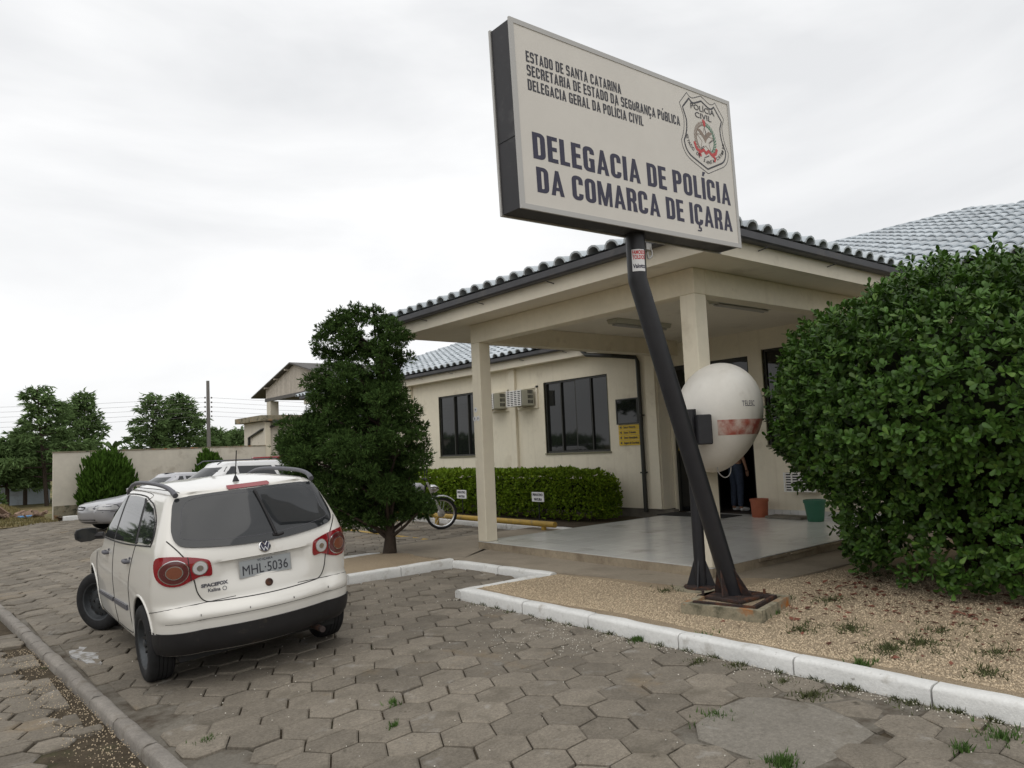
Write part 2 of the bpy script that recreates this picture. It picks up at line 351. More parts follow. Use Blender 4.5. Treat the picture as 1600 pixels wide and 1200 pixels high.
def glyph(c, tv=.165, th=.14):
    bx = lambda a, b, c_, d: [(a, b), (c_, b), (c_, d), (a, d)]; W_ = .48; r = .20; g = []
    base = {'Ç': 'C', 'Í': 'I', 'Ú': 'U', 'Á': 'A'}.get(c, c)
    if base == 'O': g += [_ring(0, W_, 0, 1, [r]*4, tv, th)]
    elif base == 'C': g += [_ring(0, W_, 0, 1, [r]*4, tv, th, ('R', .2, .8))]
    elif base == 'G': g += [_ring(0, W_, 0, 1, [r, r, .02, r], tv, th, ('R', .1, .45)), [bx(.25, .42, W_, .54)]]
    elif base == 'D': g += [_ring(0, W_, 0, 1, [0, r, r, 0], tv, th)]
    elif base == 'P': g += [[bx(0, 0, tv, .44)], _ring(0, W_, .40, 1, [0, r, r, 0], tv, th)]
    elif base == 'B': g += [_ring(0, W_, .44, 1, [0, .18, .16, 0], tv, th), _ring(0, W_+.01, 0, .56, [0, .16, .18, 0], tv, th)]
    elif base == 'R': g += [[bx(0, 0, tv, .46)], _ring(0, W_, .42, 1, [0, r, .16, 0], tv, th), [[(W_-tv, 0), (W_+.02, 0), (W_-.02, .36), (W_-.12, .47), (W_-tv-.06, .45), (W_-tv, .34)]]]
    elif base == 'A': W_ = .54; g += [[[(0, 0), (.17, 0), (.335, 1), (.20, 1)]], [[(W_-.17, 0), (W_, 0), (.34, 1), (.205, 1)]], [bx(.13, .20, .41, .33)]]
    elif base == 'E': W_ = .40; g += [[bx(0, 0, tv, 1)], [bx(tv, 1-th, W_, 1)], [bx(tv, .44, W_-.03, .44+th)], [bx(tv, 0, W_, th)]]
    elif base == 'L': W_ = .39; g += [[bx(0, 0, tv, 1)], [bx(tv, 0, W_, th)]]
    elif base == 'I': W_ = tv; g += [[bx(0, 0, tv, 1)]]
    elif base == 'M': W_ = .66; g += [[bx(0, 0, .14, 1)], [bx(W_-.14, 0, W_, 1)], [[(.0, 1), (.18, 1), (.40, 0), (.26, 0)]], [[(W_-.18, 1), (W_, 1), (.40, 0), (.26, 0)]]]
    elif base == 'N': W_ = .50; g += [[bx(0, 0, .14, 1)], [bx(W_-.14, 0, W_, 1)], [[(0, 1), (.15, 1), (W_, 0), (W_-.15, 0)]]]
    elif base == 'S': g += [_ring(0, W_, .43, 1, [.18, .18, 0, .18], tv, th, ('R', .3, 2, lambda a, b: a[2] == 'c' and a[1] < .6 and a[0] > .3)), _ring(0, W_, 0, .57, [0, .18, .18, .18], tv, th, ('L', .0, .7, lambda a, b: a[2] == 'L' or (a[2] == 'c' and a[1] > .4 and a[0] < .15)))]
    elif base == 'T': W_ = .44; g += [[bx(W_/2-tv/2, 0, W_/2+tv/2, 1-th)], [bx(0, 1-th, W_, 1)]]
    elif base == 'U': g += [_ring(0, W_, 0, 1, [0, 0, r, r], tv, th, ('T', 0, 2, lambda a, b: a[1] > .999))]
    elif base == 'V': W_ = .52; g += [[[(0, 1), (.17, 1), (.335, 0), (.20, 0)]], [[(W_-.17, 1), (W_, 1), (.33, 0), (.195, 0)]]]
    if c in 'ÍÚÁ': g += [[[(W_/2-.04, 1.08), (W_/2+.06, 1.08), (W_/2+.16, 1.28), (W_/2-.0, 1.28)]]]
    if c == 'Ç': g += [[bx(W_/2-.05, -.10, W_/2+.05, 0)], [bx(W_/2-.05, -.17, W_/2+.12, -.10)], [bx(W_/2+.04, -.27, W_/2+.12, -.17)], [bx(W_/2-.12, -.30, W_/2+.06, -.24)]]
    return g, W_
def block_text(body, cap, width, Mw, m, parent, name='lettering', tv=.165, th=.14):
    x = 0; items = []
    for c in body:
        if c == ' ': x += .26; continue
        g, w = glyph(c, tv, th); items.append((x, g)); x += w+.085
    k = width/(x-.085); mb = MB()
    for x0, g in items:
        for zi, part in enumerate(g):
            for poly in part: mb.add([tuple(Mw @ Vector(((x0+p[0])*k, p[1]*cap, zi*.00035))) for p in poly], [tuple(range(len(poly)))])
    return mb.build(name, m, parent)

# ================================================================ GROUND
tag(sheet('ground', -900, 900, -900, 900, lambda x, y: -.32, M['terrain'], 2, 2), kind='structure')
tag(sheet('field', -60, 3.75, 26.6, 90, lambda x, y: -.03-.25*min(1, max(0, (y-30)/30)) + .05*math.sin(x*.9)*math.sin(y*.7), M['terrain'], 40, 50), kind='structure')
lot = tag(sheet('parking_lot', .3, 12.2, -6, 28.3, lambda x, y: gh(x)-.028, M['soil'], 40, 60), kind='structure')
street = tag(sheet('street', -14, 1.19, -8, 27, lambda x, y: gh(x)-.036, M['dirt'], 10, 10), kind='structure')

def clip(poly, a, b, c):   # keep a*x+b*y<=c
    out = []
    for i in range(len(poly)):
        p, q = poly[i], poly[(i+1) % len(poly)]
        dp, dq = a*p[0]+b*p[1]-c, a*q[0]+b*q[1]-c
        if dp <= 0: out.append(p)
        if dp*dq < 0:
            t = dp/(dp-dq); out.append((p[0]+(q[0]-p[0])*t, p[1]+(q[1]-p[1])*t))
    return out
def area(p): return abs(sum(p[i][0]*p[(i+1) % len(p)][1]-p[(i+1) % len(p)][0]*p[i][1] for i in range(len(p))))/2
def paver_geo(poly, gap, th, tz, rnd_=random):
    cx = sum(p[0] for p in poly)/len(poly); cy_ = sum(p[1] for p in poly)/len(poly)
    def ins(d):
        o = []
        for x, y in poly:
            r_ = math.hypot(x-cx, y-cy_) or 1; k = max(0, (r_-d*1.15)/r_); o.append((cx+(x-cx)*k, cy_+(y-cy_)*k))
        return o
    a, b = ins(gap), ins(gap+.011); n = len(poly)
    tx, ty = rnd_.gauss(0, .012), rnd_.gauss(0, .012)
    poly = [(cx+(x-cx)*q, cy_+(y-cy_)*q) for (x, y) in poly for q in [1-(rnd_.random() < .12)*rnd_.uniform(.03, .14)]]
    zz = lambda p, h: tz+h+(p[0]-cx)*tx+(p[1]-cy_)*ty+gh(p[0])
    v = [(x, y, zz((x, y), -th)) for x, y in a]+[(x, y, zz((x, y), -.008)) for x, y in a]+[(x, y, zz((x, y), 0)) for x, y in b]
    f = [tuple(range(2*n, 3*n))]+[(i, (i+1) % n, n+(i+1) % n, n+i) for i in range(n)]+[(n+i, n+(i+1) % n, 2*n+(i+1) % n, 2*n+i) for i in range(n)]
    return v, f
def pave(parent, x0, x1, y0, y1, ang, s, zones, jitter=.006, limit=298, gapk=.0052, missing=None, flat=1.0):
    """hexagonal pavers clipped to convex zones; the ones showing largest become objects"""
    ca, sa = math.cos(ang), math.sin(ang); pcs = []
    W_ = 1.5*s; H_ = math.sqrt(3)*s
    # shared corner jitter: hash by rounded position
    def jit(x, y):
        h = math.sin(round(x*50)*12.9898+round(y*50)*78.233)*43758.5453; h2 = math.sin(round(x*50)*39.3+round(y*50)*11.1)*24634.6345
        return x+(h-math.floor(h)-.5)*2*jitter, y+(h2-math.floor(h2)-.5)*2*jitter
    span = max(x1-x0, y1-y0)*1.6; cx, cy_ = (x0+x1)/2, (y0+y1)/2
    ni = int(span/W_/1)+2; nj = int(span/H_)+2
    for i in range(-ni, ni):
        for j in range(-nj, nj):
            u = i*W_; w = j*H_+(H_/2 if i % 2 else 0)
            x = cx+u*ca-w*sa; y = cy_+u*sa+w*ca
            if not (x0-s < x < x1+s and y0-s < y < y1+s): continue
            hexp = [(x+s*math.cos(ang+k*math.pi/3), y+s*math.sin(ang+k*math.pi/3)) for k in range(6)]
            hexp = [jit(*p) for p in hexp]
            for (zx0, zx1, zy0, zy1) in zones:
                p = hexp
                for (a, b, c) in ((1, 0, zx1), (-1, 0, -zx0), (0, 1, zy1), (0, -1, -zy0)):
                    p = clip(p, a, b, c)
                    if len(p) < 3: break
                if len(p) < 3 or area(p) < .12*s*s*2.6: continue
                if missing and missing(x, y): continue
                pcs.append(p)
    def size(p):
        c = (sum(q[0] for q in p)/len(p), sum(q[1] for q in p)/len(p)); z = gh(c[0])
        q = proj((c[0], c[1], z))
        if q is None or not(-60 < q[0] < 1660 and -60 < q[1] < 1260): return -1/(1+math.hypot(*c))
        return area(p)/q[2]**3
    pcs.sort(key=size, reverse=True); rest = MB()
    for k, p in enumerate(pcs):
        v, f = paver_geo(p, gapk*random.uniform(.5, 1.5), .05, random.gauss(-.002, .0045))
        if k < limit: MB().add(v, f).build('paver', M['paver'], parent)
        else: rest.add(v, f)
    o = rest.build('distant_pavers', M['paver'], parent); o['kind'] = 'stuff'
patch_c = [(3.60, 2.88), (3.44, 2.74), (3.44, 2.36), (3.54, 2.13), (3.82, 2.10), (4.20, 2.12), (4.30, 2.28), (4.36, 2.55), (4.30, 2.78), (4.18, 2.92), (3.93, 2.94)]
def inpoly(x, y, P_, m=0):
    c = False; n = len(P_)
    for i in range(n):
        (x1, y1), (x2, y2) = P_[i], P_[(i+1) % n]
        if (y1 > y) != (y2 > y) and x < (x2-x1)*(y-y1)/(y2-y1)+x1: c = not c
    return c
def miss(x, y):
    if inpoly(x, y, patch_c) or (4.25 < x < 4.86 and 2.15 < y < 2.75) or math.hypot(x-3.45, y-3.02) < .1: return True
    if x < 1.62 and y < 6.5 and math.sin(x*31+y*17) > .2: return True
    return False
ZL = [(1.40, 4.80, -4, 4.5), (1.33, 4.80, 4.5, 7.06), (1.24, 6.12, 7.06, 8.96), (1.15, 4.40, 8.96, 10.9), (1.08, 6.2, 10.9, 11.4), (.95, 9.6, 11.4, 16), (.75, 9.6, 16, 27.2)]
pave(lot, .6, 9.6, -3, 27.2, R(4), .183, ZL, missing=miss)
pave(street, -9, 1.0, 1.5, 26, R(2), .150, [(-9, 1.10, 1.5, 6), (-9, 1.0, 6, 10), (-9, .8, 10, 16), (-9, .5, 16, 26)], gapk=.008, missing=lambda x, y: x > .80-.035*(y-5) and (math.sin(y*5)+math.sin(y*2.3+1)+(x-.8)*4) > 1.15)
# cement fill strips along the kerbs, at joint level
def rough_strip(name, pts_l, pts_r, zf, m, parent, n=60, nx=6, amp=.03):
    V = []; 
    for i in range(n+1):
        t = i/n
        for k in range(nx+1):
            s_ = k/nx; x = pts_l(t)[0]*(1-s_)+pts_r(t)[0]*s_; y = pts_l(t)[1]*(1-s_)+pts_r(t)[1]*s_
            e = amp*(math.sin(t*37+k)+math.sin(t*91+2*k))*.5 if k in (0,) else 0
            V.append((x+e, y, zf(x, y)+random.uniform(-.004, .004)))
    F = [(i*(nx+1)+k, i*(nx+1)+k+1, (i+1)*(nx+1)+k+1, (i+1)*(nx+1)+k) for i in range(n) for k in range(nx)]
    return np_mesh(name, np.array(V), np.array(F), m, parent)
rough_strip('cement_fill', lambda t: (4.62+.1*math.sin(t*19), -3+10*t), lambda t: (4.86, -3+10*t), lambda x, y: -.014, M['cement'], lot, 110, 5, .05)
rough_strip('cement_fill', lambda t: (1.72-.7*t+.08*math.sin(t*23), 2+25*t), lambda t: (1.33-.7*t, 2+25*t), lambda x, y: gh(x)-.014, M['cement'], lot, 160, 5, .06)
pc = [(x+random.uniform(-.015, .015), y+random.uniform(-.015, .015)) for x, y in catmull([(a, b, 0) for a, b in patch_c], 3, True) for x, y in [(x, y)]] if False else patch_c
v, f = paver_geo(pc, .004, .04, .006); MB().add(v, f).build('concrete_slab', M['slab'], lot)['label'] = 'large irregular concrete patch among the pavers'
for P_ in ([(4.38, 2.80), (4.40, 2.60), (4.62, 2.50), (4.72, 2.66), (4.55, 2.86)], [(4.42, 2.56), (4.34, 2.36), (4.42, 2.20), (4.60, 2.24), (4.66, 2.46)], [(4.70, 2.62), (4.68, 2.40), (4.80, 2.30), (4.84, 2.60)]):
    v, f = paver_geo(P_, .004, .04, random.uniform(-.012, 0)); MB().add(v, f).build('broken_paver', M['paver'], lot)

cf_ = MB(); cf_.prism([(4.22, 2.12), (4.84, 2.05), (4.84, 2.85), (4.25, 2.95), (4.30, 2.5)], -.06, -.012); cf_.prism([(3.3, 2.0), (4.2, 2.0), (4.2, 3.05), (3.3, 3.1)], -.062, -.014); cf_.build('cement_fill', M['cement'], lot)
# ---- kerbs: every stone is a piece
def kerb_stone(a, b, w, z0, h, name, m, parent, wob=.006, rr=.03, ends=.012):
    a = Vector((*a, 0)); b = Vector((*b, 0)); d = (b-a); Ln = d.length; d.normalize(); n_ = Vector((-d.y, d.x, 0))
    a = a+d*ends*.5; Ln -= ends
    prof = [(0, 0), (0.004, h-rr), (rr*.35, h-rr*.3), (rr, h), (w-rr, h), (w-rr*.3, h-rr*.35), (w, h-rr), (w, 0)]
    k = max(2, int(Ln/.16)); V = []; F = []; np_ = len(prof)
    for i in range(k+1):
        t = i/k; sh = random.uniform(-wob, wob)*.6; e = rr*.5 if i in (0, k) else 0
        for j, (u, z) in enumerate(prof):
            p = a+d*(Ln*t)+n_*(u+sh*(0 if j in (0, 7) else 1)); zz = z0+z+(random.uniform(-wob, wob)*.7 if 0 < j < 7 else 0)-(e*.4 if 2 <= j <= 5 else 0)
            V.append((p.x, p.y, zz))
    for i in range(k):
        for j in range(np_-1): F.append((i*np_+j, (i+1)*np_+j, (i+1)*np_+j+1, i*np_+j+1))
    F.append(tuple(range(np_))); F.append(tuple(k*np_+j for j in reversed(range(np_))))
    o = MB().add(V, F).build(name, m, parent, smooth=50); flipfix(o.data); return o
def kerb_line(name, pts, w, z0, h, seg, m, stone='kerb_stone', wob=.006, rr=.03):
    root = bpy.data.objects.new(name, None); COL.objects.link(root); root['kind'] = 'structure'
    root.location = (*pts[0], 0); WM[root.name] = Matrix.Translation((*pts[0], 0))
    for p, q in zip(pts[:-1], pts[1:]):
        p = Vector(p); q = Vector(q); L_ = (q-p).length; n = max(1, round(L_/seg))
        cuts = [0]+[(i+random.uniform(-.08, .08))/n for i in range(1, n)]+[1]
        for a, b in zip(cuts[:-1], cuts[1:]):
            kerb_stone(p.lerp(q, a), p.lerp(q, b), w, z0 if not callable(z0) else z0((p.x+q.x)/2), h, stone, m, root, wob, rr)
    return root
kerb_line('bed_kerb', [(4.99, -4), (4.99, 7.02)], .15, -.03, .14, .98, M['kerb'])
kerb_line('bed_kerb', [(4.85, 7.18), (4.99, 7.02)][::-1] if False else [(4.86, 7.17), (6.20, 7.17)][::-1], .12, -.03, .115, .7, M['kerb'])
kerb_line('flush_kerb', [(6.32, 7.05), (6.18, 8.98)], .12, -.03, .125, .95, M['kerb'], wob=.004)
kerb_line('island_kerb', [(4.46, 9.10), (6.1, 9.10)][::-1], .13, -.03, .15, .8, M['kerb'])
kerb_line('island_kerb', [(4.56, 9.1), (4.56, 10.72)], .12, -.03, .13, .8, M['kerb'])
kerb_line('island_kerb', [(4.5, 10.84), (5.9, 10.84)][::-1], .10, -.03, .12, .7, M['kerb'])
kerb_line('street_kerb', [(1.36, 1.5), (1.29, 4.46), (1.215, 6.5), (1.12, 9.0), (1.0, 12.1), (.78, 18.5), (.52, 26.8)], .11, gh(1.2)-.03, .095, .62, M['skerb'], wob=.008, rr=.03)
kerb_line('far_kerb', [(3.85, 27.25), (9.9, 27.25)][::-1], .13, -.03, .17, .9, M['kerb'])
kerb_line('hedge_kerb', [(9.78, 10.3), (9.78, 26)], .16, -.03, .14, 1.0, M['kerb'])

# ---- gravel bed, apron, islands
def bedz(x, y): return .068+.012*math.sin(x*3.1+1)*math.sin(y*2.3)+.03*math.exp(-((x-6.2)**2+(y-4.4)**2)/1.2)
tag(sheet('gravel_bed', 4.95, 12.4, -4.5, 7.1, bedz, M['gravelbed'], 60, 80), kind='structure')
tag(sheet('tree_bed', 4.5, 6.3, 9.05, 10.9, lambda x, y: .06+.05*math.exp(-((x-5.7)**2+(y-10.2)**2)/.25), M['gravelbed'], 20, 20), kind='structure')
ap = MB()
for poly in ([(6.32, 7.2), (6.62, 4.72), (9.0, 4.62), (12.45, 4.5), (12.45, 5.4), (7.2, 5.4), (7.2, 9.7), (6.2, 9.0)], [(7.2, 9.6), (6.22, 9.02), (6.0, 10.2), (5.9, 10.86), (6.2, 11.35), (9.6, 11.35), (9.6, 9.6)]):
    ap.prism(poly, -.05, .085)
tag(ap.build('concrete_apron', M['apron']), kind='structure')
tag(sheet('hedge_bed', 9.75, 12.1, 9.7, 27, lambda x, y: .075+.01*math.sin(x*9)*math.sin(y*7), M['soil'], 10, 60), kind='structure')
tag(sheet('far_bed', 3.8, 9.9, 27.2, 28.2, lambda x, y: .09, M['soil'], 10, 4), kind='structure')

# ================================================================ POLICE STATION
ST = thing('police_station', 'cream single-storey police station with grey-white tiled hip roof and corner porch', 'building', (12.1, 10, 0))
FZ = .20
W = MB()
def wall_x(mb, X0, X1, y0, y1, z0, z1, holes):   # wall slab between X0 and X1, holes=(ya,yb,za,zb)
    ys = sorted({y0, y1, *[h for q in holes for h in q[:2]]})
    for a, b in zip(ys[:-1], ys[1:]):
        hs = sorted([(q[2], q[3]) for q in holes if q[0] <= a and q[1] >= b]); z = z0
        for c, d in hs:
            if c > z: mb.box((X0, a, z), (X1, b, c))
            z = d
        if z1 > z: mb.box((X0, a, z), (X1, b, z1))
win1 = (11.54, 13.65, 1.48, 3.20); win2 = (16.2, 18.30, 1.48, 3.22); win3 = (21.4, 23.4, 1.48, 3.2)
wall_x(W, 12.1, 12.3, 10.12, 26.7, .26, 3.66, [win1, win2, win3]); W.build('wall', M['wall'], ST)
door = (8.17, 10.05, .2, 3.2); winr = (5.9, 7.85, 1.49, 3.28)
W = MB(); wall_x(W, 12.45, 12.65, -1.0, 10.118, .2, 3.66, [door, winr]); W.build('wall', M['wall'], ST)
box('wall', (12.302, 10.12, .26), (12.448, 10.32, 3.66), M['wall'], ST)
box('wall', (12.3, 26.5, 0), (25, 26.7, 3.66), M['wall'], ST)
for a, b, c in ((14.70, 14.94, 12.02), (19.75, 19.99, 12.02), (10.14, 10.40, 12.05), (24.4, 24.64, 12.02)):
    box('pilaster', (c, a, .262), (12.098, b, 3.655), M['wall'], ST, bev=.006)
box('foundation', (12.13, 9.9, -.1), (12.29, 26.68, .258), M['plinth'], ST)
# porch floor of separate tiles
box('porch_slab', (7.1, 5.3, -.02), (12.44, 9.75, .188), M['slabside'], ST)
pf = bpy.data.objects.new('porch_floor', MB().box((7.12, 5.32, .1881), (12.43, 9.73, .191)).mesh('porch_floor', M['slabside'])); link(pf, ST)
nx_, ny_ = 13, 11; dx = (12.44-7.1)/nx_; dy = (9.75-5.3)/ny_
for i in range(nx_):
    for j in range(ny_):
        x0, y0 = 7.1+i*dx, 5.3+j*dy; e = .0022
        if x0 < 7.3 and (y0 < 5.5 or y0+dy > 9.56): pass
        MB().box((x0+e, y0+e, .1912), (x0+dx-e, y0+dy-e, .2+random.uniform(-.0004, .0004))).build('floor_tile', M['floor'], pf)
# small pieces of broken cement along the right slab edge
for k in range(6):
    x = 8.0+k*.7; box('chipped_edge', (x, 5.275, .15), (x+.62, 5.298, .188+random.uniform(-.012, .004)), M['slabside'], ST, bev=.008)
# columns and beams
for (x, y, z0) in ((7.1, 5.3, .2), (7.1, 9.53, .2)):
    box('column', (x, y, z0+.001), (x+.22, y+.22, 3.352), M['wall'], ST, bev=.008)
box('beam', (7.1, 5.3, 3.353), (7.32, 9.75, 3.658), M['beam'], ST, bev=.006)
box('beam', (7.322, 5.3, 3.353), (12.44, 5.52, 3.658), M['beam'], ST, bev=.006)
box('beam', (7.322, 9.53, 3.353), (12.098, 9.75, 3.658), M['beam'], ST, bev=.006)
ce = MB(); ce.box((6.63, 4.77, 3.66), (12.5, 11.38, 3.75)); ce.build('soffit', M['soffit'], ST)
ce = MB(); ce.box((11.85, 11.385, 3.66), (12.1, 26.9, 3.74)); ce.box((12.51, -1.1, 3.66), (13.2, 26.6, 3.74)); ce.build('soffit', M['soffit'], ST)
box('soffit', (11.85, -.9, 3.661), (12.5, 4.768, 3.74), M['soffit'], ST)
# gutters: open troughs
def gutter(a, b, inward):
    a = Vector(a); b = Vector(b); d = (b-a).normalized(); n_ = Vector(inward)
    pr = [(0, .13), (0, .05), (.02, .03), (.12, .03), (.14, .05), (.14, .13), (.13, .13), (.13, .055), (.115, .042), (.025, .042), (.012, .055), (.012, .13)]
    V = []; 
    for p in (a, b):
        for u, z in pr: V.append(p+n_*u+Vector((0, 0, z)))
    n = len(pr); F = [(i, (i+1) % n, n+(i+1) % n, n+i) for i in range(n)]+[tuple(range(n)), tuple(range(n, 2*n))[::-1]]
    o = MB().add(V, F).build('gutter', M['gutter'], ST); flipfix(o.data)
    L_ = (b-a).length; k = int(L_/1.55)
    for i in range(k):
        p = a+d*(1.0+i*1.55)
        if (p-b).length < .3: continue
        br = MB(); q = p+n_*.02+Vector((0, 0, -.012)); br.tube([q+Vector((0, 0, .02)), q+n_*.0, q+n_*.26+Vector((0, 0, -.03)), q+n_*.30+Vector((0, 0, -.075))], .007, 6); br.build('gutter_bracket', M['gutter'], o)
    return o
GZ = 3.812
gutter((6.475, 4.62, GZ), (6.475, 11.62, GZ), (1, 0, 0)); gutter((6.615, 4.62, GZ), (11.7, 4.62, GZ), (0, 1, 0))
gutter((11.68, 11.5, GZ), (11.68, 27.3, GZ), (1, 0, 0)); gutter((11.68, 4.61, GZ), (11.68, -.9, GZ), (1, 0, 0))
# fascia boards between soffit and gutter
box('fascia', (6.616, 4.765, 3.655), (6.629, 11.4, 3.93), M['soffit'], ST); box('fascia', (6.63, 4.752, 3.655), (11.8, 4.765, 3.93), M['soffit'], ST)
box('fascia', (11.825, 11.5, 3.655), (11.845, 27.2, 3.93), M['soffit'], ST); box('fascia', (6.63, 11.385, 3.655), (11.8, 11.41, 3.9), M['soffit'], ST)
# roofs
SL = .364
def roof_mesh(name, pts): return MB().add(pts, [tuple(range(len(pts)))])
EZ = 3.925; SP = .27
rf = MB()
XR, ZR = 19.18, EZ+SL*(19.18-11.7)
Pn = [(11.75, -.72, EZ), (11.75, 27.5, EZ), (XR, 27.5-7.43, ZR), (XR, 6.75, ZR), (26.6, -.72, EZ), (26.6, 27.5, EZ)]
rf.add(Pn, [(0, 3, 2, 1), (0, 4, 3), (4, 5, 2, 3), (5, 1, 2)]); rf = rf.build('roof', M['rooftray'], ST); 
rp = MB(); Pp = [(6.56, 4.70, EZ), (6.56, 11.60, EZ), (10.01, 8.15, EZ+SP*3.45), (14.5, 8.15, EZ+SP*3.45), (11.75, 4.70, EZ), (11.75, 11.60, EZ)]
rp.add(Pp, [(0, 2, 1), (0, 4, 3, 2), (1, 2, 3, 5)]); rp = rp.build('porch_roof', M['rooftray'], ST)
def tile_mesh():
    mb = MB(); n = 7; V = []; r0, r1, th, Ln = .116, .096, .026, .46
    for (y, r_, z) in ((0, r0, .022), (Ln, r1, -.004)):
        for rr in (r_, r_-th):
            for k in range(n): a = math.pi*k/(n-1); V.append((-rr*math.cos(a), y, z+rr*math.sin(a)*.86))
    F = []
    for k in range(n-1):
        F.append((k, k+1, 2*n+k+1, 2*n+k)); F.append((n+k+1, n+k, 3*n+k, 3*n+k+1)); F.append((k+1, k, n+k, n+k+1))
    mb.add(V, F)
    mb.add([(r0*.9, 0, .034), (.155, 0, .020), (.205, 0, .034), (r1*.9, Ln, .0), (.155, Ln, -.016), (.205, Ln, 0)], [(0, 1, 4, 3), (1, 2, 5, 4)])
    return mb
TM = tile_mesh(); tme = TM.mesh('roof_tile', M['tile'], smooth=40); flipfix(tme)
def lay(roof, origin, along, upd, ncol, nrow, keep, pitch=.305, row=.385):
    out = []
    along = Vector(along).normalized(); upd = Vector(upd).normalized(); nn = along.cross(upd).normalized()
    if nn.z < 0: along_x = -along; nn = -nn
    else: along_x = along
    for r_ in range(nrow):
        for c in range(ncol):
            p = Vector(origin)+along*(c*pitch)+upd*(r_*row)
            if not keep(p): continue
            m = Matrix((( along_x.x, upd.x, nn.x, p.x+random.uniform(-.004, .004)), (along_x.y, upd.y, nn.y, p.y+random.uniform(-.004, .004)), (along_x.z, upd.z, nn.z, p.z+random.uniform(.0, .006)), (0, 0, 0, 1))) @ Matrix.Rotation(random.uniform(-.012, .012), 4, 'Z')
            out.append(m)
    return out
upx = (1, 0, SL); upy = (0, 1, SL); dny = (0, -1, SP); upy = (0, 1, SP); upp = (1, 0, SP)
def put_tiles(roof, mats_, limit):
    def key(m):
        q = proj(m.translation); 
        return q[2] if q and -50 < q[0] < 1650 and -50 < q[1] < 1250 else 1e3+m.translation.length
    mats_.sort(key=key); tv = np.array(TM.v); tv1 = np.c_[tv, np.ones(len(tv))]; rest = MB()
    for k, m in enumerate(mats_):
        if k < limit:
            o = bpy.data.objects.new('roof_tile', tme); link(o, roof); o.matrix_local = m if False else wm(roof).inverted() @ m
        else: rest.add((tv1 @ np.array(m).T)[:, :3], TM.f)
    if rest.v:
        me = rest.mesh('distant_tiles', M['tile'], smooth=40); flipfix(me); o = link(bpy.data.objects.new('distant_tiles', me), roof); o['kind'] = 'stuff'
keep_main = lambda p: (p.y > -.72+(p.x-11.75)-.1) and (p.y < 27.5-(p.x-11.75)+.1) and p.x < XR-.1 and not (4.5 < p.y < 11.5 and (p.x-11.7)*SL < min(p.y-4.7, 11.3-p.y)*SP-.05)
put_tiles(rf, lay(rf, (11.66, -.6, EZ+.02), (0, 1, 0), upx, 93, 21, keep_main), 290)
porch = lay(rp, (6.48, 4.76, EZ+.02), (0, 1, 0), upp, 23, 9, lambda p: (p.x-6.56) < min(p.y-4.64, 11.67-p.y)+.12)
porch += lay(rp, (6.70, 4.62, EZ+.02), (1, 0, 0), upy, 17, 9, lambda p: p.y < 8.08 and (p.y-4.64) < (p.x-6.56)+.12)
porch += lay(rp, (6.70, 11.66, EZ+.02), (1, 0, 0), dny, 17, 9, lambda p: p.y > 8.2 and (11.62-p.y) < (p.x-6.56)+.12)
put_tiles(rp, porch, 290)
def ridge(a, b, parent, r_=.125):
    a = Vector(a); b = Vector(b); d = (b-a).normalized(); n = int((b-a).length/.38); me = None
    for i in range(n):
        p = a+d*(i*.38); q = p+d*.42; mb = MB(); side = d.cross(Vector((0, 0, 1))).normalized(); u = side.cross(d)
        V = [pp+side*(-rr*math.cos(math.pi*k/6))+u*(rr*math.sin(math.pi*k/6)*.8) for pp, rr in ((p, r_), (q, r_*.86)) for k in range(7)]
        mb.add(V, [(k, k+1, 8+k, 7+k) for k in range(6)]).build('ridge_tile', M['tile'], parent, smooth=40)
ridge((XR, 20.0, ZR+.03), (XR, 6.75, ZR+.03), rf); ridge((XR, 6.75, ZR+.03), (11.75, -.67, EZ+.03), rf); ridge((11.75, 27.5, EZ+.03), (XR, 20.0, ZR+.03), rf)
ridge((6.56, 4.70, EZ+.04), (10.01, 8.15, EZ+SP*3.45+.04), rp); ridge((6.56, 11.6, EZ+.04), (10.01, 8.15, EZ+SP*3.45+.04), rp)
# windows
def window(y0, y1, z0, z1, X, panes, parent=ST, blind=None, rv=True):
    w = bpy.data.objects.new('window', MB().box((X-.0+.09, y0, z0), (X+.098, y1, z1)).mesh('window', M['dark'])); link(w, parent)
    e = .045; fr = MB(); xa, xb = X+.03, X+.088
    fr.box((xa, y0+.001, z0+.001), (xb, y0+e, z1-.001)); fr.box((xa, y1-e, z0+.001), (xb, y1-.001, z1-.001)); fr.box((xa, y0+e, z0+.001), (xb, y1-e, z0+e)); fr.box((xa, y0+e, z1-e), (xb, y1-e, z1-.001))
    pw = (y1-y0-2*e)/panes
    for i in range(1, panes):
        y = y0+e+i*pw; fr.box((xa+.004, y-.018, z0+e), (xb, y+.018, z1-e))
    fr.build('frame', M['frame'], w)
    for i in range(panes):
        off = .006 if i % 2 else 0
        p = MB().box((X+.052+off, y0+e+i*pw+.019, z0+e+.001), (X+.058+off, y0+e+(i+1)*pw-.019, z1-e-.001)).build('pane', M['glass'], w)
        p.data.transform(Matrix.Translation((X+.055, 0, 0)) @ Matrix.Rotation(random.uniform(-.003, .003), 4, 'Z') @ Matrix.Translation((-X-.055, 0, 0)))
    MB().box((X-.025, y0-.04, z0-.035), (X+.088, y1+.04, z0-.001)).build('sill', M['reveal'], w)
    for a_, b_ in ((y0-.012, y0), (y1, y1+.02)): MB().box((X-.004, a_, z0), (X+.03, b_, z1)).build('reveal', M['reveal'], w)
window(*win1, 12.1, 4); window(*win2, 12.1, 3); window(*win3, 12.1, 3); window(*winr, 12.45, 3)
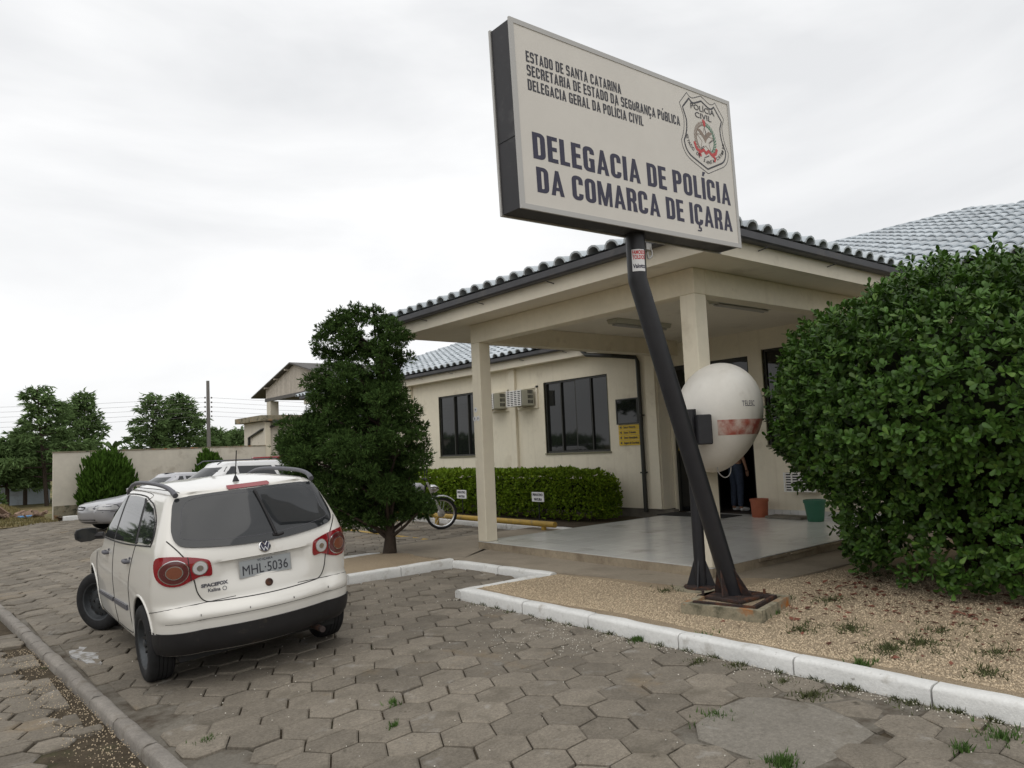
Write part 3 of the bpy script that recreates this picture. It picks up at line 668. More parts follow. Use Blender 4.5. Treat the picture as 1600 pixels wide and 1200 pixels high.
# entrance: dim room, glass door leaves, transom
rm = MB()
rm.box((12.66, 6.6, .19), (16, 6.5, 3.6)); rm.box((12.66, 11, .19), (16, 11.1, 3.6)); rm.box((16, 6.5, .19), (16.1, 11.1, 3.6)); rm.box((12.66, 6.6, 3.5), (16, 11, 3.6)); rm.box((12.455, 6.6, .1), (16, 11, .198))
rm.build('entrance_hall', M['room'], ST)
DY0, DY1 = 8.17, 10.05
fr = MB(); fr.box((12.5, DY0, .2), (12.58, DY0+.05, 3.2)); fr.box((12.5, DY1-.05, .2), (12.58, DY1, 3.2)); fr.box((12.5, DY0+.05, 3.12), (12.58, DY1-.05, 3.2)); fr.box((12.5, DY0+.05, 2.60), (12.58, DY1-.05, 2.66)); fr.box((12.502, 9.08, .2), (12.578, 9.12, 2.6))
fr.build('door_frame', M['frame'], ST)
dl = MB(); dl.box((12.53, 9.12, .21), (12.54, DY1-.052, 2.598)).build('door', M['glass'], ST)
dl = MB(); dl.box((12.53, DY0+.052, 2.662), (12.54, DY1-.052, 3.118)).build('transom_pane', M['glass'], ST)
d2 = MB().box((12.60, DY0+.06, .21), (13.40, DY0+.10, 2.58)).build('door', M['glass'], ST)
for dz in (1.1,): MB().tube([(12.49, 9.2, dz), (12.47, 9.2, dz+.02), (12.47, 9.2, dz+.38), (12.49, 9.2, dz+.4)], .012, 8).build('handle', M['chrome'], bpy.data.objects['door'])
st = MB().box((12.518, 9.14, 1.44), (12.529, DY1-.055, 1.60)).build('yellow_stripe', M['yellow'], bpy.data.objects['door'])
text('DELEG', .13, face_negx(12.515, 9.84, 1.475), M['ink'], parent=bpy.data.objects['door'], bold=.004, width=.33)
text('ACIA', .13, face_negx(12.515, 9.46, 1.475), M['ink'], parent=bpy.data.objects['door'], bold=.004, width=.26)
# downspout
ds = MB(); ds.tube([(11.76, 12.0, 3.81), (11.76, 11.8, 3.64), (11.75, 11.0, 3.52), (12.03, 10.60, 3.45), (12.04, 10.56, 3.35), (12.04, 10.56, .2)], .045, 8)
for z in (1.0, 2.2): ds.box((11.99, 10.50, z), (12.098, 10.62, z+.03))
ds.build('downspout', M['frame'], ST)
# low tiled skirting right of the door
sk = bpy.data.objects.new('skirting', MB().box((12.441, 5.4, .201), (12.449, 8.1, .31)).mesh('skirting', M['slabside'])); link(sk, ST)
for i in range(17): MB().box((12.43, 5.42+i*.16, .202), (12.44, 5.575+i*.16, .312)).build('skirting_tile', M['floor'], sk)

# ================================================================ THINGS AT THE BUILDING
def ac_unit(y0, y1, z0, z1, X0, label, vis=True):
    t = thing('air_conditioner', label, 'air conditioner', (12.0, (y0+y1)/2, z0), 'window air conditioners in the station wall')
    b = MB().box((X0+.03, y0, z0), (12.05, y1, z1), bev=.012).build('casing', M['acbeige'], t)
    gr = MB(); e = .02; gr.box((X0+.012, y0+.01, z0+.01), (X0+.028, y1-.01, z1-.01)); gr.build('grille_back', M['dark'], t)
    g2 = MB()
    for i in range(9): z = z0+.005+i*(z1-z0-.03)/8; g2.box((X0, y0, z), (X0+.011, y1, z+.020))
    for i in range(5): y = y0+i*(y1-y0-.025)/4; g2.box((X0-.003, y, z0), (X0+.0105, y+.025, z1+.01))
    g2.build('grille', M['white'], t)
    v = MB()
    for r_ in range(3):
        for c in range(4): v.box((11.84+c*.042, y0-.004, z0+.06+r_*.12), (11.865+c*.042, y0+.002, z0+.15+r_*.12))
    v.build('side_vents', M['dark'], t)
    tr = MB(); tr.box((12.055, y0-.1, z0-.06), (12.099, y0-.05, z1+.1)); tr.box((12.055, y0-.1, z1+.05), (12.099, y1+.1, z1+.1)); tr.box((12.055, y1+.05, z0-.06), (12.099, y1+.1, z1+.05)); tr.box((12.055, y0-.05, z0-.06), (12.099, y1+.05, z0-.02))
    tr.build('surround', M['wall'], t); return t
ac_unit(13.97, 14.55, 2.66, 3.05, 11.62, 'beige window air conditioner with white grille between the pilaster and the four-pane window')
ac_unit(15.08, 15.66, 2.66, 3.05, 11.62, 'beige window air conditioner partly hidden behind the left porch column')
t = thing('air_conditioner', 'white-grilled air conditioner low in the wall behind the big round-leaved bush', 'air conditioner', (12.4, 7.1, .66), 'window air conditioners in the station wall')
MB().box((12.2, 6.85, .66), (12.449, 7.40, 1.0)).build('casing', M['acbeige'], t)
g2 = MB()
for i in range(8): g2.box((12.17, 6.83, .66+i*.045), (12.19, 7.42, .68+i*.045))
for i in range(5): g2.box((12.165, 6.83+i*.143, .66), (12.185, 6.855+i*.143, 1.0))
g2.build('grille', M['white'], t)
MB().box((12.191, 6.86, .67), (12.198, 7.39, .99)).build('grille_back', M['dark'], t)

def lamp(x0, x1, y, label):
    t = thing('ceiling_lamp', label, 'ceiling lamp', ((x0+x1)/2, y, 3.66), 'unlit fluorescent lamps under the porch ceiling')
    MB().prism([(-.12, 0), (-.09, -.07), (.09, -.07), (.12, 0)], 0, x1-x0, M_=Matrix.Translation((x0, y, 3.655)) @ Matrix(((0, 0, 1, 0), (1, 0, 0, 0), (0, 1, 0, 0), (0, 0, 0, 1)))).build('housing', M['acbeige'], t)
    for s_ in (-.035, .035): MB().tube([(x0+.05, y+s_, 3.565), (x1-.05, y+s_, 3.565)], .016, 8).build('tube', M['signtrim'], t)
lamp(8.95, 10.3, 6.35, 'unlit twin-tube lamp fitting right of the front porch column')
lamp(8.85, 10.2, 8.25, 'unlit twin-tube lamp fitting behind the slanting black pole')

t = thing('notice_board', 'empty dark notice board on the wall beside the downspout', 'notice board', (12.09, 10.94, 2.07))
MB().box((12.06, 10.66, 2.07), (12.098, 11.25, 2.58)).build('panel', M['glass'], t)
b = MB()
for a in ((10.64, 2.05, 10.67, 2.60), (11.24, 2.05, 11.27, 2.60), (10.67, 2.05, 11.24, 2.075), (10.67, 2.575, 11.24, 2.60)): b.box((12.05, a[0], a[1]), (12.099, a[2], a[3]))
b.build('frame', M['frame'], t)
for k, s_ in enumerate(('Setor Vistoria', 'Setor Trânsito', 'Setor Identidade', 'Registro de Ocorrência')):
    zt = 2.035-k*.112; t = thing('direction_sign', 'yellow wall sign reading %s, %s of the four strips' % (s_, ('topmost', 'second', 'third', 'lowest')[k]), 'sign', (12.09, 10.95, zt-.1), 'yellow direction strips beside the entrance')
    MB().box((12.082, 10.66, zt-.105), (12.098, 11.25, zt)).build('panel', M['yellow'], t)
    text(s_, .07, face_negx(12.08, 11.10, zt-.075), M['ink'], parent=t, bold=.001, width=(.34, .35, .38, .42)[k])
    MB().add([(12.08, 11.22, zt-.05), (12.08, 11.16, zt-.02), (12.08, 11.16, zt-.085)], [(0, 1, 2)]).build('arrow', M['ink'], t)
# pots, mats
def pot(name, label, x, y, z, r0, r1, h, m, cat='flower pot'):
    t = thing(name, label, cat, (x, y, z)); Mt = Matrix.Translation((x, y, z))
    MB().lathe([(r0*.96, 0), (r0, .01), (r1, h-.05), (r1+.012, h-.05), (r1+.012, h), (r1-.01, h), (r1-.02, h-.04), (r0*.8, h-.07)], 24, M_=Mt).build('pot', m, t, smooth=40)
    MB().lathe([(r1*.86, h-.062), (r1*.5, h-.045)], 16, M_=Mt).build('soil', M['soil'], t)
pot('flower_pot', 'terracotta pot standing right of the station entrance', 12.12, 7.92, .2, .14, .155, .33, M['terracotta'])
pot('flower_pot', 'green plastic pot by the wall behind the big bush', 11.9, 6.72, .2, .13, .17, .36, M['gpot'])
tag(box('floor_stone', (11.95, 7.02, .201), (12.3, 7.72, .245), M['plinth'], bev=.01), 'grey stone slab lying on the porch floor between the two pots', 'stone slab')
tag(box('doormat', (11.6, 8.35, .201), (12.2, 9.9, .212), M['dark']), 'black doormat in front of the station entrance', 'doormat')
for k, (x, y, z) in enumerate(((7.097, 9.68, 2.28), (7.097, 9.71, 2.14), (7.097, 9.62, 2.14))):
    t = thing('sticker', ('round white sticker, upper one on the left porch column', 'left white sticker of the lower pair on the left porch column', 'right white sticker of the lower pair on the left porch column')[k], 'sticker', (x, y, z), 'stickers on the left porch column')
    MB().lathe([(.043, 0), (.043, .002)], 20, M_=Matrix.Translation((x, y, z)) @ Matrix.Rotation(R(-90), 4, 'Y')).build('label', M['paper'], t)
    text('P', .05, face_negx(x-.004, y+.015, z-.018), M['navy'], parent=t)

# yellow wheel stop pipe
t = thing('parking_rail', 'worn yellow pipe rail on short feet in front of the hedge', 'parking rail', (9.35, 12, 0))
MB().tube([(9.35, 10.42, .2), (9.38, 16.5, .2)], .055, 12).build('pipe', M['yellowold'], t, smooth=40)
for y in (10.75, 12.6, 14.4, 16.2): MB().tube([(9.36, y, -.03), (9.36, y, .16)], .05, 10).build('foot', M['yellowold'], t, smooth=40)
# painted yellow line
tag(box('painted_line', (7.6, 12.2, .001), (7.72, 20, .0045), M['yellowold']), kind='structure')
# little signs in the hedge
for k, (y, lab) in enumerate(((12.02, 'small white staked sign between the two porch columns'), (14.8, 'small white staked sign just right of the motorcycle wheel'))):
    t = thing('parking_sign', lab, 'sign', (10.35, y, .07), 'reserved parking signs at the hedge')
    MB().tube([(10.36, y, .05), (10.36, y, .55)], .012, 6).build('stake', M['black'], t)
    MB().box((10.335, y-.19, .50), (10.348, y+.19, .70)).build('plate', M['paper'], t)
    text('PRIVATIVO', .075, face_negx(10.333, y+.16, .62), M['ink'], parent=t, bold=.002, width=.32)
    text('VIATURA', .075, face_negx(10.333, y+.13, .525), M['ink'], parent=t, bold=.002, width=.26)

# ================================================================ PYLON SIGN
SG = thing('police_sign', 'large tilted cream police station sign on a bent black pole', 'sign', (6.1, 4.33, .2))
ta = math.atan2(.17, 3.15)*.5; KS = .93
MS = Matrix.Translation((3.925*KS, 4.6*KS, CAMZ+(3.625-CAMZ)*KS)) @ Matrix.Rotation(-ta, 4, 'Y') @ Matrix.Rotation(R(90), 4, 'X') @ Matrix.Scale(KS, 4)   # u,v,out
SW, SH, SD = 3.13, 1.65, .285
MB().box((.012, .012, -SD+.012), (SW-.012, SH-.012, -.02), M_=MS).build('box', M['signbox'], SG)
MB().box((.03, .03, -.0195), (SW-.03, SH-.03, -.006), M_=MS).build('face', M['signface'], SG)
MB().box((.03, .03, -SD+.001), (SW-.03, SH-.03, -SD+.0115), M_=MS).build('face', M['signface'], SG)
def trim(z0, z1):
    b = MB()
    for a, c in (((0, 0), (SW, .045)), ((0, SH-.045), (SW, SH)), ((0, .0455), (.045, SH-.0455)), ((SW-.045, .0455), (SW, SH-.0455))): b.box((*a, z0), (*c, z1), M_=MS)
    return b.build('trim', M['signtrim'], SG)
trim(-.02, 0); trim(-SD-.004, -SD+.02)
for k in range(5):   # seams and screws on the end face
    MB().box((.008, .2+k*.32, -.03), (.011, .215+k*.32, -.022), M_=MS).build('screw', M['signtrim'], SG)
MB().box((.007, SH*.38, -SD+.03), (.0118, SH*.38+.008, -.025), M_=MS).build('panel_joint', M['black'], SG)
def st_(body, u, v, cap, w, m, tv=.165, th=.14): return block_text(body, cap, w, MS @ Matrix.Translation((u, v, -.0045)), m, SG, tv=tv, th=th)
st_('ESTADO DE SANTA CATARINA', .165, 1.300, .098, 1.19, M['ink'], .185, .15)
st_('SECRETARIA DE ESTADO DA SEGURANÇA PÚBLICA', .165, 1.178, .098, 2.06, M['ink'], .185, .15)
st_('DELEGACIA GERAL DA POLÍCIA CIVIL', .165, 1.050, .098, 1.48, M['ink'], .185, .15)
st_('DELEGACIA DE POLÍCIA', .175, .455, .232, 2.825, M['navy'], .19, .155)
st_('DA COMARCA DE IÇARA', .195, .165, .222, 2.80, M['navy'], .19, .155)
outer = [(2.379, 1.572), (2.491, 1.539), (2.615, 1.59), (2.728, 1.542), (2.861, 1.572), (3.001, 1.418), (2.955, 1.318), (3.035, 1.046), (2.903, 0.86), (2.639, 0.748), (2.369, 0.844), (2.225, 1.03), (2.295, 1.300), (2.242, 1.434)]
cx_, cy_s = 2.632, 1.16
inner = [(cx_+(u-cx_)*.88, cy_s+(v-cy_s)*.875-.003) for u, v in outer]
def strip(pts, r_, m, name='crest_outline', corner=None, closed=True, zz=-.004):
    P_ = []
    n = len(pts); segs = range(n if closed else n-1)
    for i in segs:
        a, b = Vector(pts[i]), Vector(pts[(i+1) % n]); sag = (corner or {}).get(i, 0); nrm = Vector((-(b-a).y, (b-a).x)).normalized()
        for k in range(6):
            t_ = k/6; P_.append(a.lerp(b, t_)+nrm*sag*4*t_*(1-t_))
    if not closed: P_.append(Vector(pts[-1]))
    mb = MB(); N_ = len(P_); V = []
    for i, p in enumerate(P_):
        q0, q1 = P_[(i-1) % N_ if closed else max(i-1, 0)], P_[(i+1) % N_ if closed else min(i+1, N_-1)]; d = (q1-q0).normalized(); nn = Vector((-d.y, d.x))
        V += [(p.x+nn.x*r_, p.y+nn.y*r_, zz), (p.x-nn.x*r_, p.y-nn.y*r_, zz)]
    F = [(2*i, 2*i+1, (2*i+3) % (2*N_), (2*i+2) % (2*N_)) for i in range(N_ if closed else N_-1)]
    mb.add([tuple(MS @ Vector(v)) for v in V], F); return mb.build(name, m, SG)
sag = {0: -.02, 1: -.02, 2: -.02, 3: -.02, 4: .0, 5: -.01, 6: -.02, 7: .05, 8: .02, 9: .02, 10: .05, 11: -.02, 12: -.01, 13: 0}
sag = {0: -.022, 1: .0, 2: .0, 3: -.022, 4: 0, 5: 0, 6: -.022, 7: .035, 8: .0, 9: .0, 10: .035, 11: -.022, 12: 0, 13: 0}
strip(outer, .0035, M['ink'], corner=sag); strip(inner, .0085, M['ink'], corner=sag)
def crest_text(body, size, u, v, w, bold=.0003): return text(body, size, MS @ Matrix.Translation((u, v, -.0035)), M['ink'], parent=SG, bold=bold, width=w, extrude=.001)
crest_text('POLÍCIA', .085, 2.425, 1.415, .41); crest_text('CIVIL', .085, 2.49, 1.335, .28)
arc = 'ESTADO DE SANTA CATARINA'; nA = len(arc); pathA = catmull([(2.305, 1.11, 0), (2.33, 1.03, 0), (2.41, .955, 0), (2.52, .895, 0), (2.64, .855, 0), (2.76, .89, 0), (2.87, .955, 0), (2.94, 1.02, 0), (2.965, 1.10, 0)], 12)
for i, ch in enumerate(arc):
    if ch == ' ': continue
    f_ = i/(nA-1)*(len(pathA)-2); k = int(f_); p = pathA[k].lerp(pathA[k+1], f_-k); d = pathA[k+1]-pathA[k]
    text(ch, .052, MS @ Matrix.Translation((p.x, p.y, -.0035)) @ Matrix.Rotation(math.atan2(d.y, d.x), 4, 'Z'), M['ink'], parent=SG, bold=.0, extrude=.001)
# coat of arms: wreath, star, ribbon, flag
def flat(polys, m, name, zz): 
    mb = MB()
    for P_ in polys: mb.add([tuple(MS @ Vector((x, y, zz))) for x, y in P_], [tuple(range(len(P_)))])
    return mb.build(name, m, SG)
def leafp(x, y, a, l, w): c, s_ = math.cos(a), math.sin(a); return [(x+c*u-s_*v, y+s_*u+c*v) for u, v in ((0, 0), (l*.5, w), (l, 0), (l*.5, -w))]
L1, L2 = [], []
for i in range(13):
    a = R(235-i*10.5); 
    for da in (.5, -.6): L1.append(leafp(2.635+.165*math.cos(a), 1.12+.165*math.sin(a), a-math.pi/2+da, .05, .010))
    a = R(-55+i*10.5)
    for da in (.5, -.6): L2.append(leafp(2.635+.165*math.cos(a), 1.12+.165*math.sin(a), a+math.pi/2+da, .05, .010))
flat(L1, M['brown'], 'wreath', -.0045); flat(L2, M['green'], 'wreath', -.0045)
star = [(2.635+(.15 if i % 2 == 0 else .062)*math.cos(R(90+36*i)), 1.11+(.15 if i % 2 == 0 else .062)*math.sin(R(90+36*i))) for i in range(10)]
strip(star, .003, M['brown'], 'star', zz=-.0042)
flat([[(2.55, 1.17), (2.50, 1.21), (2.56, 1.215), (2.625, 1.16), (2.70, 1.215), (2.77, 1.21), (2.71, 1.165), (2.66, 1.12), (2.635, 1.08), (2.61, 1.12)]], M['brown'], 'eagle', -.0038)
flat([[(2.605, 1.335), (2.655, 1.325), (2.66, 1.27), (2.63, 1.255), (2.615, 1.28)]], M['red'], 'cap', -.004)
flat([[(2.636, 1.26), (2.642, 1.26), (2.655, 1.15), (2.649, 1.15)], [(2.55, 1.01), (2.60, 1.045), (2.603, 1.037), (2.553, 1.002)], [(2.70, 1.095), (2.79, 1.15), (2.793, 1.143), (2.703, 1.087)], [(2.59, .915), (2.68, .955), (2.684, .947), (2.594, .907)]], M['ink'], 'staff', -.0036)
rb = [(2.44, 1.06), (2.47, .99), (2.53, .965), (2.59, 1.0), (2.63, .965), (2.68, 1.0), (2.73, .965), (2.80, .99), (2.83, 1.05)]
strip(rb, .017, M['red'], 'ribbon', closed=False, zz=-.0042); strip([(2.53, .96), (2.50, .93), (2.55, .93)], .014, M['red'], 'ribbon', closed=False, zz=-.0041); strip([(2.74, .96), (2.79, .94), (2.77, .90)], .014, M['red'], 'ribbon', closed=False, zz=-.0041)
# pole: leaning tube, bend, short upright
pb, pm, pt_ = Vector((6.1, 4.33, .17)), Vector((5.14, 4.45, 3.12)), Vector((5.14, 4.45, 3.60))
MB().tube([pb, pm, pm+Vector((0, 0, .05)), pt_], .087, 20).build('pole', M['black'], SG, smooth=35)
MB().box((5.86, 4.09, .165), (6.34, 4.57, .185)).build('base_plate', M['rust'], SG)
g_ = MB()
for a in range(4):
    d = Vector((math.cos(a*math.pi/2+.1), math.sin(a*math.pi/2+.1), 0)); ax = (pm-pb).normalized()
    p0 = pb+d*.09; p1 = pb+d*.20; p2 = pb+ax*.30+d*.080; s_ = Vector((-d.y, d.x, 0))*.006
    g_.add([p0-s_, p1-s_, p2-s_, p0+s_, p1+s_, p2+s_], [(0, 1, 2), (5, 4, 3), (0, 3, 4, 1), (1, 4, 5, 2), (2, 5, 3, 0)])
g_.build('gusset', M['rust'], SG)
for (x, y) in ((5.9, 4.13), (6.3, 4.13), (5.9, 4.53), (6.3, 4.53)): MB().tube([(x, y, .18), (x, y, .225)], .014, 6).build('bolt', M['rust'], SG)
# sticker on the pole top (curved) and cable
stv = []; 
for z in (3.30, 3.50):
    for k in range(9): a = R(195+k*10); stv.append((5.14+.0895*math.cos(a), 4.45+.0895*math.sin(a), z-.12))
t = thing('sticker', 'white and red sticker on the upper end of the sign pole', 'sticker', (5.14, 4.35, 3.2))
MB().add(stv, [(k, k+1, 10+k, 9+k) for k in range(8)]).build('label', M['paper'], t)
def on_cyl(me, cx, cy0, r_, a0):
    for v in me.vertices: a = a0+v.co.x/r_; v.co = Vector((cx+r_*math.cos(a), cy0+r_*math.sin(a), v.co.z))
for s_, z, w, m_ in (('FAMOSOS', 3.455, .13, 'red'), ('TOLDOS', 3.41, .12, 'red'), ('Valottz', 3.33, .12, 'navy')):
    o = text(s_, .05, Matrix.Translation((0, 0, z-.12)) @ Matrix.Rotation(R(90), 4, 'X'), M[m_], parent=t, bold=.002, width=w, extrude=.0)
    on_cyl(o.data, 5.14, 4.45, .0905, R(199))
MB().tube(catmull([(5.23, 4.41, 3.45), (5.28, 4.39, 3.41), (5.29, 4.39, 3.35), (5.25, 4.40, 3.32), (5.24, 4.40, 3.38)], 5), .009, 6).build('cable', M['signtrim'], SG)
MB().box((5.22, 4.39, 3.40), (5.29, 4.44, 3.46)).build('junction', M['signtrim'], SG)
# concrete plinth filled with gravel
t = thing('pole_plinth', 'square rust-stained concrete plinth under the leaning sign pole', 'plinth', (5.92, 4.18, 0))
PL = Matrix.Translation((5.92, 4.18, 0)) @ Matrix.Rotation(R(13), 4, 'Z')
b = MB(); w_ = .37
for a, c in (((-w_, -w_), (w_, -w_+.06)), ((-w_, w_-.06), (w_, w_)), ((-w_, -w_+.0605), (-w_+.06, w_-.0605)), ((w_-.06, -w_+.0605), (w_, w_-.0605))): b.box((*a, .02), (*c, .185), M_=PL)
b.build('rim', M['plinthc'], t); MB().box((-w_+.055, -w_+.055, .02), (w_-.055, w_-.055, .155), M_=PL).build('gravel_fill', M['gravelbed'], t)
MB().box((-.27, -.27, .15), (.30, -.24, .195), M_=PL).build('steel_angle', M['rust'], t); MB().box((-.27, -.2395, .15), (-.24, .30, .195), M_=PL).build('steel_angle', M['rust'], t); MB().box((.27, -.2395, .15), (.30, .30, .195), M_=PL).build('steel_angle', M['rust'], t)

# ================================================================ PUBLIC TELEPHONE DOME
PH = thing('payphone', 'white egg-shaped payphone dome with faded red band on a black post', 'public telephone', (6.72, 5.12, .08))
px_, py_ = 6.61, 5.09
MB().tube([(px_, py_, .11), (px_, py_, 1.98)], .062, 18).build('post', M['black'], PH, smooth=40)
g_ = MB()
for a in range(4):
    d = Vector((math.cos(a*math.pi/2+.4), math.sin(a*math.pi/2+.4), 0)); p = Vector((px_, py_, .11)); s_ = Vector((-d.y, d.x, 0))*.006
    g_.add([p+d*.055-s_, p+d*.15-s_, p+d*.055+Vector((0, 0, .28))-s_, p+d*.055+s_, p+d*.15+s_, p+d*.055+Vector((0, 0, .28))+s_], [(0, 1, 2), (5, 4, 3), (0, 3, 4, 1), (1, 4, 5, 2), (2, 5, 3, 0)])
g_.build('gusset', M['black'], PH); MB().lathe([(.24, .085), (.24, .105), (.05, .112)], 20, M_=Matrix.Translation((px_, py_, 0)) @ Matrix.Diagonal((.75, .75, 1, 1))).build('base_plate', M['rust'], PH)
MB().lathe([(.30, .0), (.31, .06), (.29, .084)], 24, M_=Matrix.Translation((px_, py_, .0))).build('footing', M['plinthc'], PH)
MB().box((-.075, -.10, -.16), (.075, .10, .16), bev=.01, M_=Matrix.Translation((6.66, 4.975, 1.755)) @ Matrix.Rotation(R(-38), 4, 'Z')).build('bracket', M['black'], PH)
# shell: egg cut by a slanting plane, opening away from the road
DC = Vector((7.19, 5.13, 1.965)); od = Vector((math.cos(R(12)), math.sin(R(12)), -.18)).normalized()
V = []; F = []; nu, nv = 56, 40; 
def egg(th, ph, k=1.):
    c = math.cos(ph); s_ = math.sin(ph)
    wz = .55 if s_ > 0 else .71
    taper = 1 if s_ > 0 else (1-.10*s_*s_)
    return Vector((.48*c*taper*math.cos(th)*k, .475*c*taper*math.sin(th)*k, wz*s_*k))
bm = bmesh.new(); grid = []
for j in range(nv+1):
    row = []
    for i in range(nu): row.append(bm.verts.new(egg(2*math.pi*i/nu, -math.pi/2+math.pi*j/nv)))
    grid.append(row)
for j in range(nv):
    for i in range(nu): bm.faces.new((grid[j][i], grid[j][(i+1) % nu], grid[j+1][(i+1) % nu], grid[j+1][i]))
bmesh.ops.remove_doubles(bm, verts=bm.verts, dist=1e-4)
bmesh.ops.bisect_plane(bm, geom=bm.verts[:]+bm.edges[:]+bm.faces[:], plane_co=od*.17, plane_no=od, clear_outer=True)
bmesh.ops.recalc_face_normals(bm, faces=bm.faces)
lean = Matrix.Translation(DC) @ Matrix.Rotation(R(15), 4, Vector((FW.x, FW.y, 0)).normalized())
bmesh.ops.transform(bm, matrix=lean, verts=bm.verts)
me = bpy.data.meshes.new('dome_shell'); bm.to_mesh(me)
bvhd = BVHTree.FromBMesh(bm); bm.free()
me.materials.append(M['dome'])
o = link(bpy.data.objects.new('dome_shell', me), PH); smooth_mesh(me, 60)
md = o.modifiers.new('s', 'SOLIDIFY'); md.thickness = .022; md.offset = -1
def on_dome(p, off=.003):
    c = DC; d = (Vector(p)-c); h = bvhd.ray_cast(c+d.normalized()*2, -d.normalized())
    return (h[0]+h[1]*(off if h[1].dot(d) > 0 else -off)) if h[0] else None
# faded band, right of the bracket, wrapped on the shell
def dome_patch(a0, a1, z0, z1, m, name, na=40, nz=8, holes=0.):
    V = []; F = []; idx = {}
    for i in range(na+1):
        for j in range(nz+1):
            a = a0+(a1-a0)*i/na; z = z0+(z1-z0)*j/nz
            d = Vector((math.cos(a), math.sin(a), 0)); h = bvhd.ray_cast(Vector((DC.x, DC.y, z))+d*2, -d)
            if h[0]: idx[i, j] = len(V); V.append(h[0]+d*.0025)
    for i in range(na):
        for j in range(nz):
            if all(k in idx for k in ((i, j), (i+1, j), (i+1, j+1), (i, j+1))): F.append((idx[i, j], idx[i+1, j], idx[i+1, j+1], idx[i, j+1]))
    o = MB().add(V, F).build(name, m, PH, smooth=True); flipfix(o.data); return o
mb_ = mat('faded_red_band', (.33, .085, .06), .55, noise=(9, .3), stain=((.58, .48, .42), 6, .40, .66), space='w'); dome_patch(R(212), R(300), 1.685, 1.85, mb_, 'red_band', 60, 8)
tx = text_mesh('TELESC', .085, bold=.0, extrude=0)
mw = MB(); V = []
for v in tx.vertices:
    a = R(246)+v.co.x*.62/.46; z = 1.99+v.co.y; d = Vector((math.cos(a), math.sin(a), 0)); h = bvhd.ray_cast(Vector((DC.x, DC.y, z))+d*2, -d); v.co = (h[0]+d*.003) if h[0] else Vector((DC.x, DC.y, z))
tx.materials.clear(); tx.materials.append(M['navy']); link(bpy.data.objects.new('lettering', tx), PH)
MB().box((7.0, 4.95, 1.55), (7.25, 5.15, 2.0), bev=.02).build('telephone', M['blue'], PH)
MB().tube(catmull([(6.98, 5.06, 1.36), (7.00, 5.05, 1.27), (7.06, 5.02, 1.22), (7.13, 5.0, 1.26), (7.16, 5.0, 1.38)], 6), .006, 6).build('cord', M['signtrim'], PH)

# ================================================================ CARS
def lerp_tab(tab, z):
    for i in range(len(tab)-1):
        if tab[i][0] <= z <= tab[i+1][0]:
            t = (z-tab[i][0])/(tab[i+1][0]-tab[i][0]); return tab[i][1]+(tab[i+1][1]-tab[i][1])*t
    return tab[0][1] if z < tab[0][0] else tab[-1][1]
def smooth_tab(tab, per=6):
    P_ = [Vector((a, b, 0)) for a, b in tab]; C_ = catmull(P_, per); out = []
    for p in C_:
        if not out or p.x > out[-1][0]+1e-6: out.append((p.x, p.y))
    return out
NCC = 16
def car_body(T, recess=None):
    """T: tables by height: w half width, yr rear end, yf front end; returns bmesh in car space (x right, y forward)"""
    w_, r_, f_ = smooth_tab(T['w']), smooth_tab(T['yr'], 4), smooth_tab(T['yf'], 4)
    zs = T['z']; NR, NC, NS, NF = 14, NCC, 48, 12
    bm = bmesh.new(); rings = []
    ymid = T['mid']
    for z in zs:
        w = lerp_tab(w_, z); yr = lerp_tab(r_, z); yf = lerp_tab(f_, z)
        cr_ = lerp_tab(T['cr'], z); bow = lerp_tab(T['bow'], z); cf = min(lerp_tab(T['cf'], z), w*.9); bowf = lerp_tab(T['bowf'], z)
        def wid(y):
            a = max(0, (ymid-.9-y)/(ymid-.9-T['yr0'])) if y < ymid else max(0, (y-ymid-.5)/(T['yf0']-ymid-.5))
            return w*(1-(.045 if y < ymid else .09)*min(a, 1.2)**2)
        yc = yr+bow+cr_; we = wid(yc); ca = min(cr_*.95, we*.8)
        yfc = yf-bowf-cf; wf = wid(yfc)
        if yfc < yc+.1: yfc = yc+.1
        half = []
        for i in range(NR): x = (we-ca)*i/NR; half.append((x, yr+bow*(x/max(we-ca, 1e-3))**2))
        for i in range(NC): a = math.pi/2*i/NC; half.append((we-ca+ca*math.sin(a), yc-cr_*math.cos(a)))
        for i in range(NS): y = yc+(yfc-yc)*i/NS; half.append((wid(y), y))
        for i in range(NC): a = math.pi/2*i/NC; half.append((wf-cf*.9+cf*.9*math.cos(a), yfc+cf*math.sin(a)))
        for i in range(NF+1): x = (wf-cf*.9)*(1-i/NF); half.append((x, yf-bowf*(x/max(wf-cf*.9, 1e-3))**2))
        full = half+[(-x, y) for x, y in half[-2:0:-1]]
        ring = []
        for x, y in full:
            zz = z+T['zt'](x, y, z); xx, yy = x, y
            if recess and y < .4: yy += recess(x, zz)
            ring.append(bm.verts.new((xx, yy, zz)))
        rings.append(ring)
    n = len(rings[0])
    for a, b in zip(rings[:-1], rings[1:]):
        for i in range(n): bm.faces.new((a[i], a[(i+1) % n], b[(i+1) % n], b[i]))
    h = len(rings[0])//2
    for ring in (rings[0], rings[-1]):     # caps: strips across
        for i in range(h):
            a, b = ring[i], ring[i+1]; c, d = ring[(n-i-1) % n], ring[(n-i) % n]
            q = [a, b, c, d]; q = [v for k, v in enumerate(q) if v not in q[:k]]
            if len(q) >= 3:
                try: bm.faces.new(q)
                except ValueError: pass
    bmesh.ops.recalc_face_normals(bm, faces=bm.faces); return bm
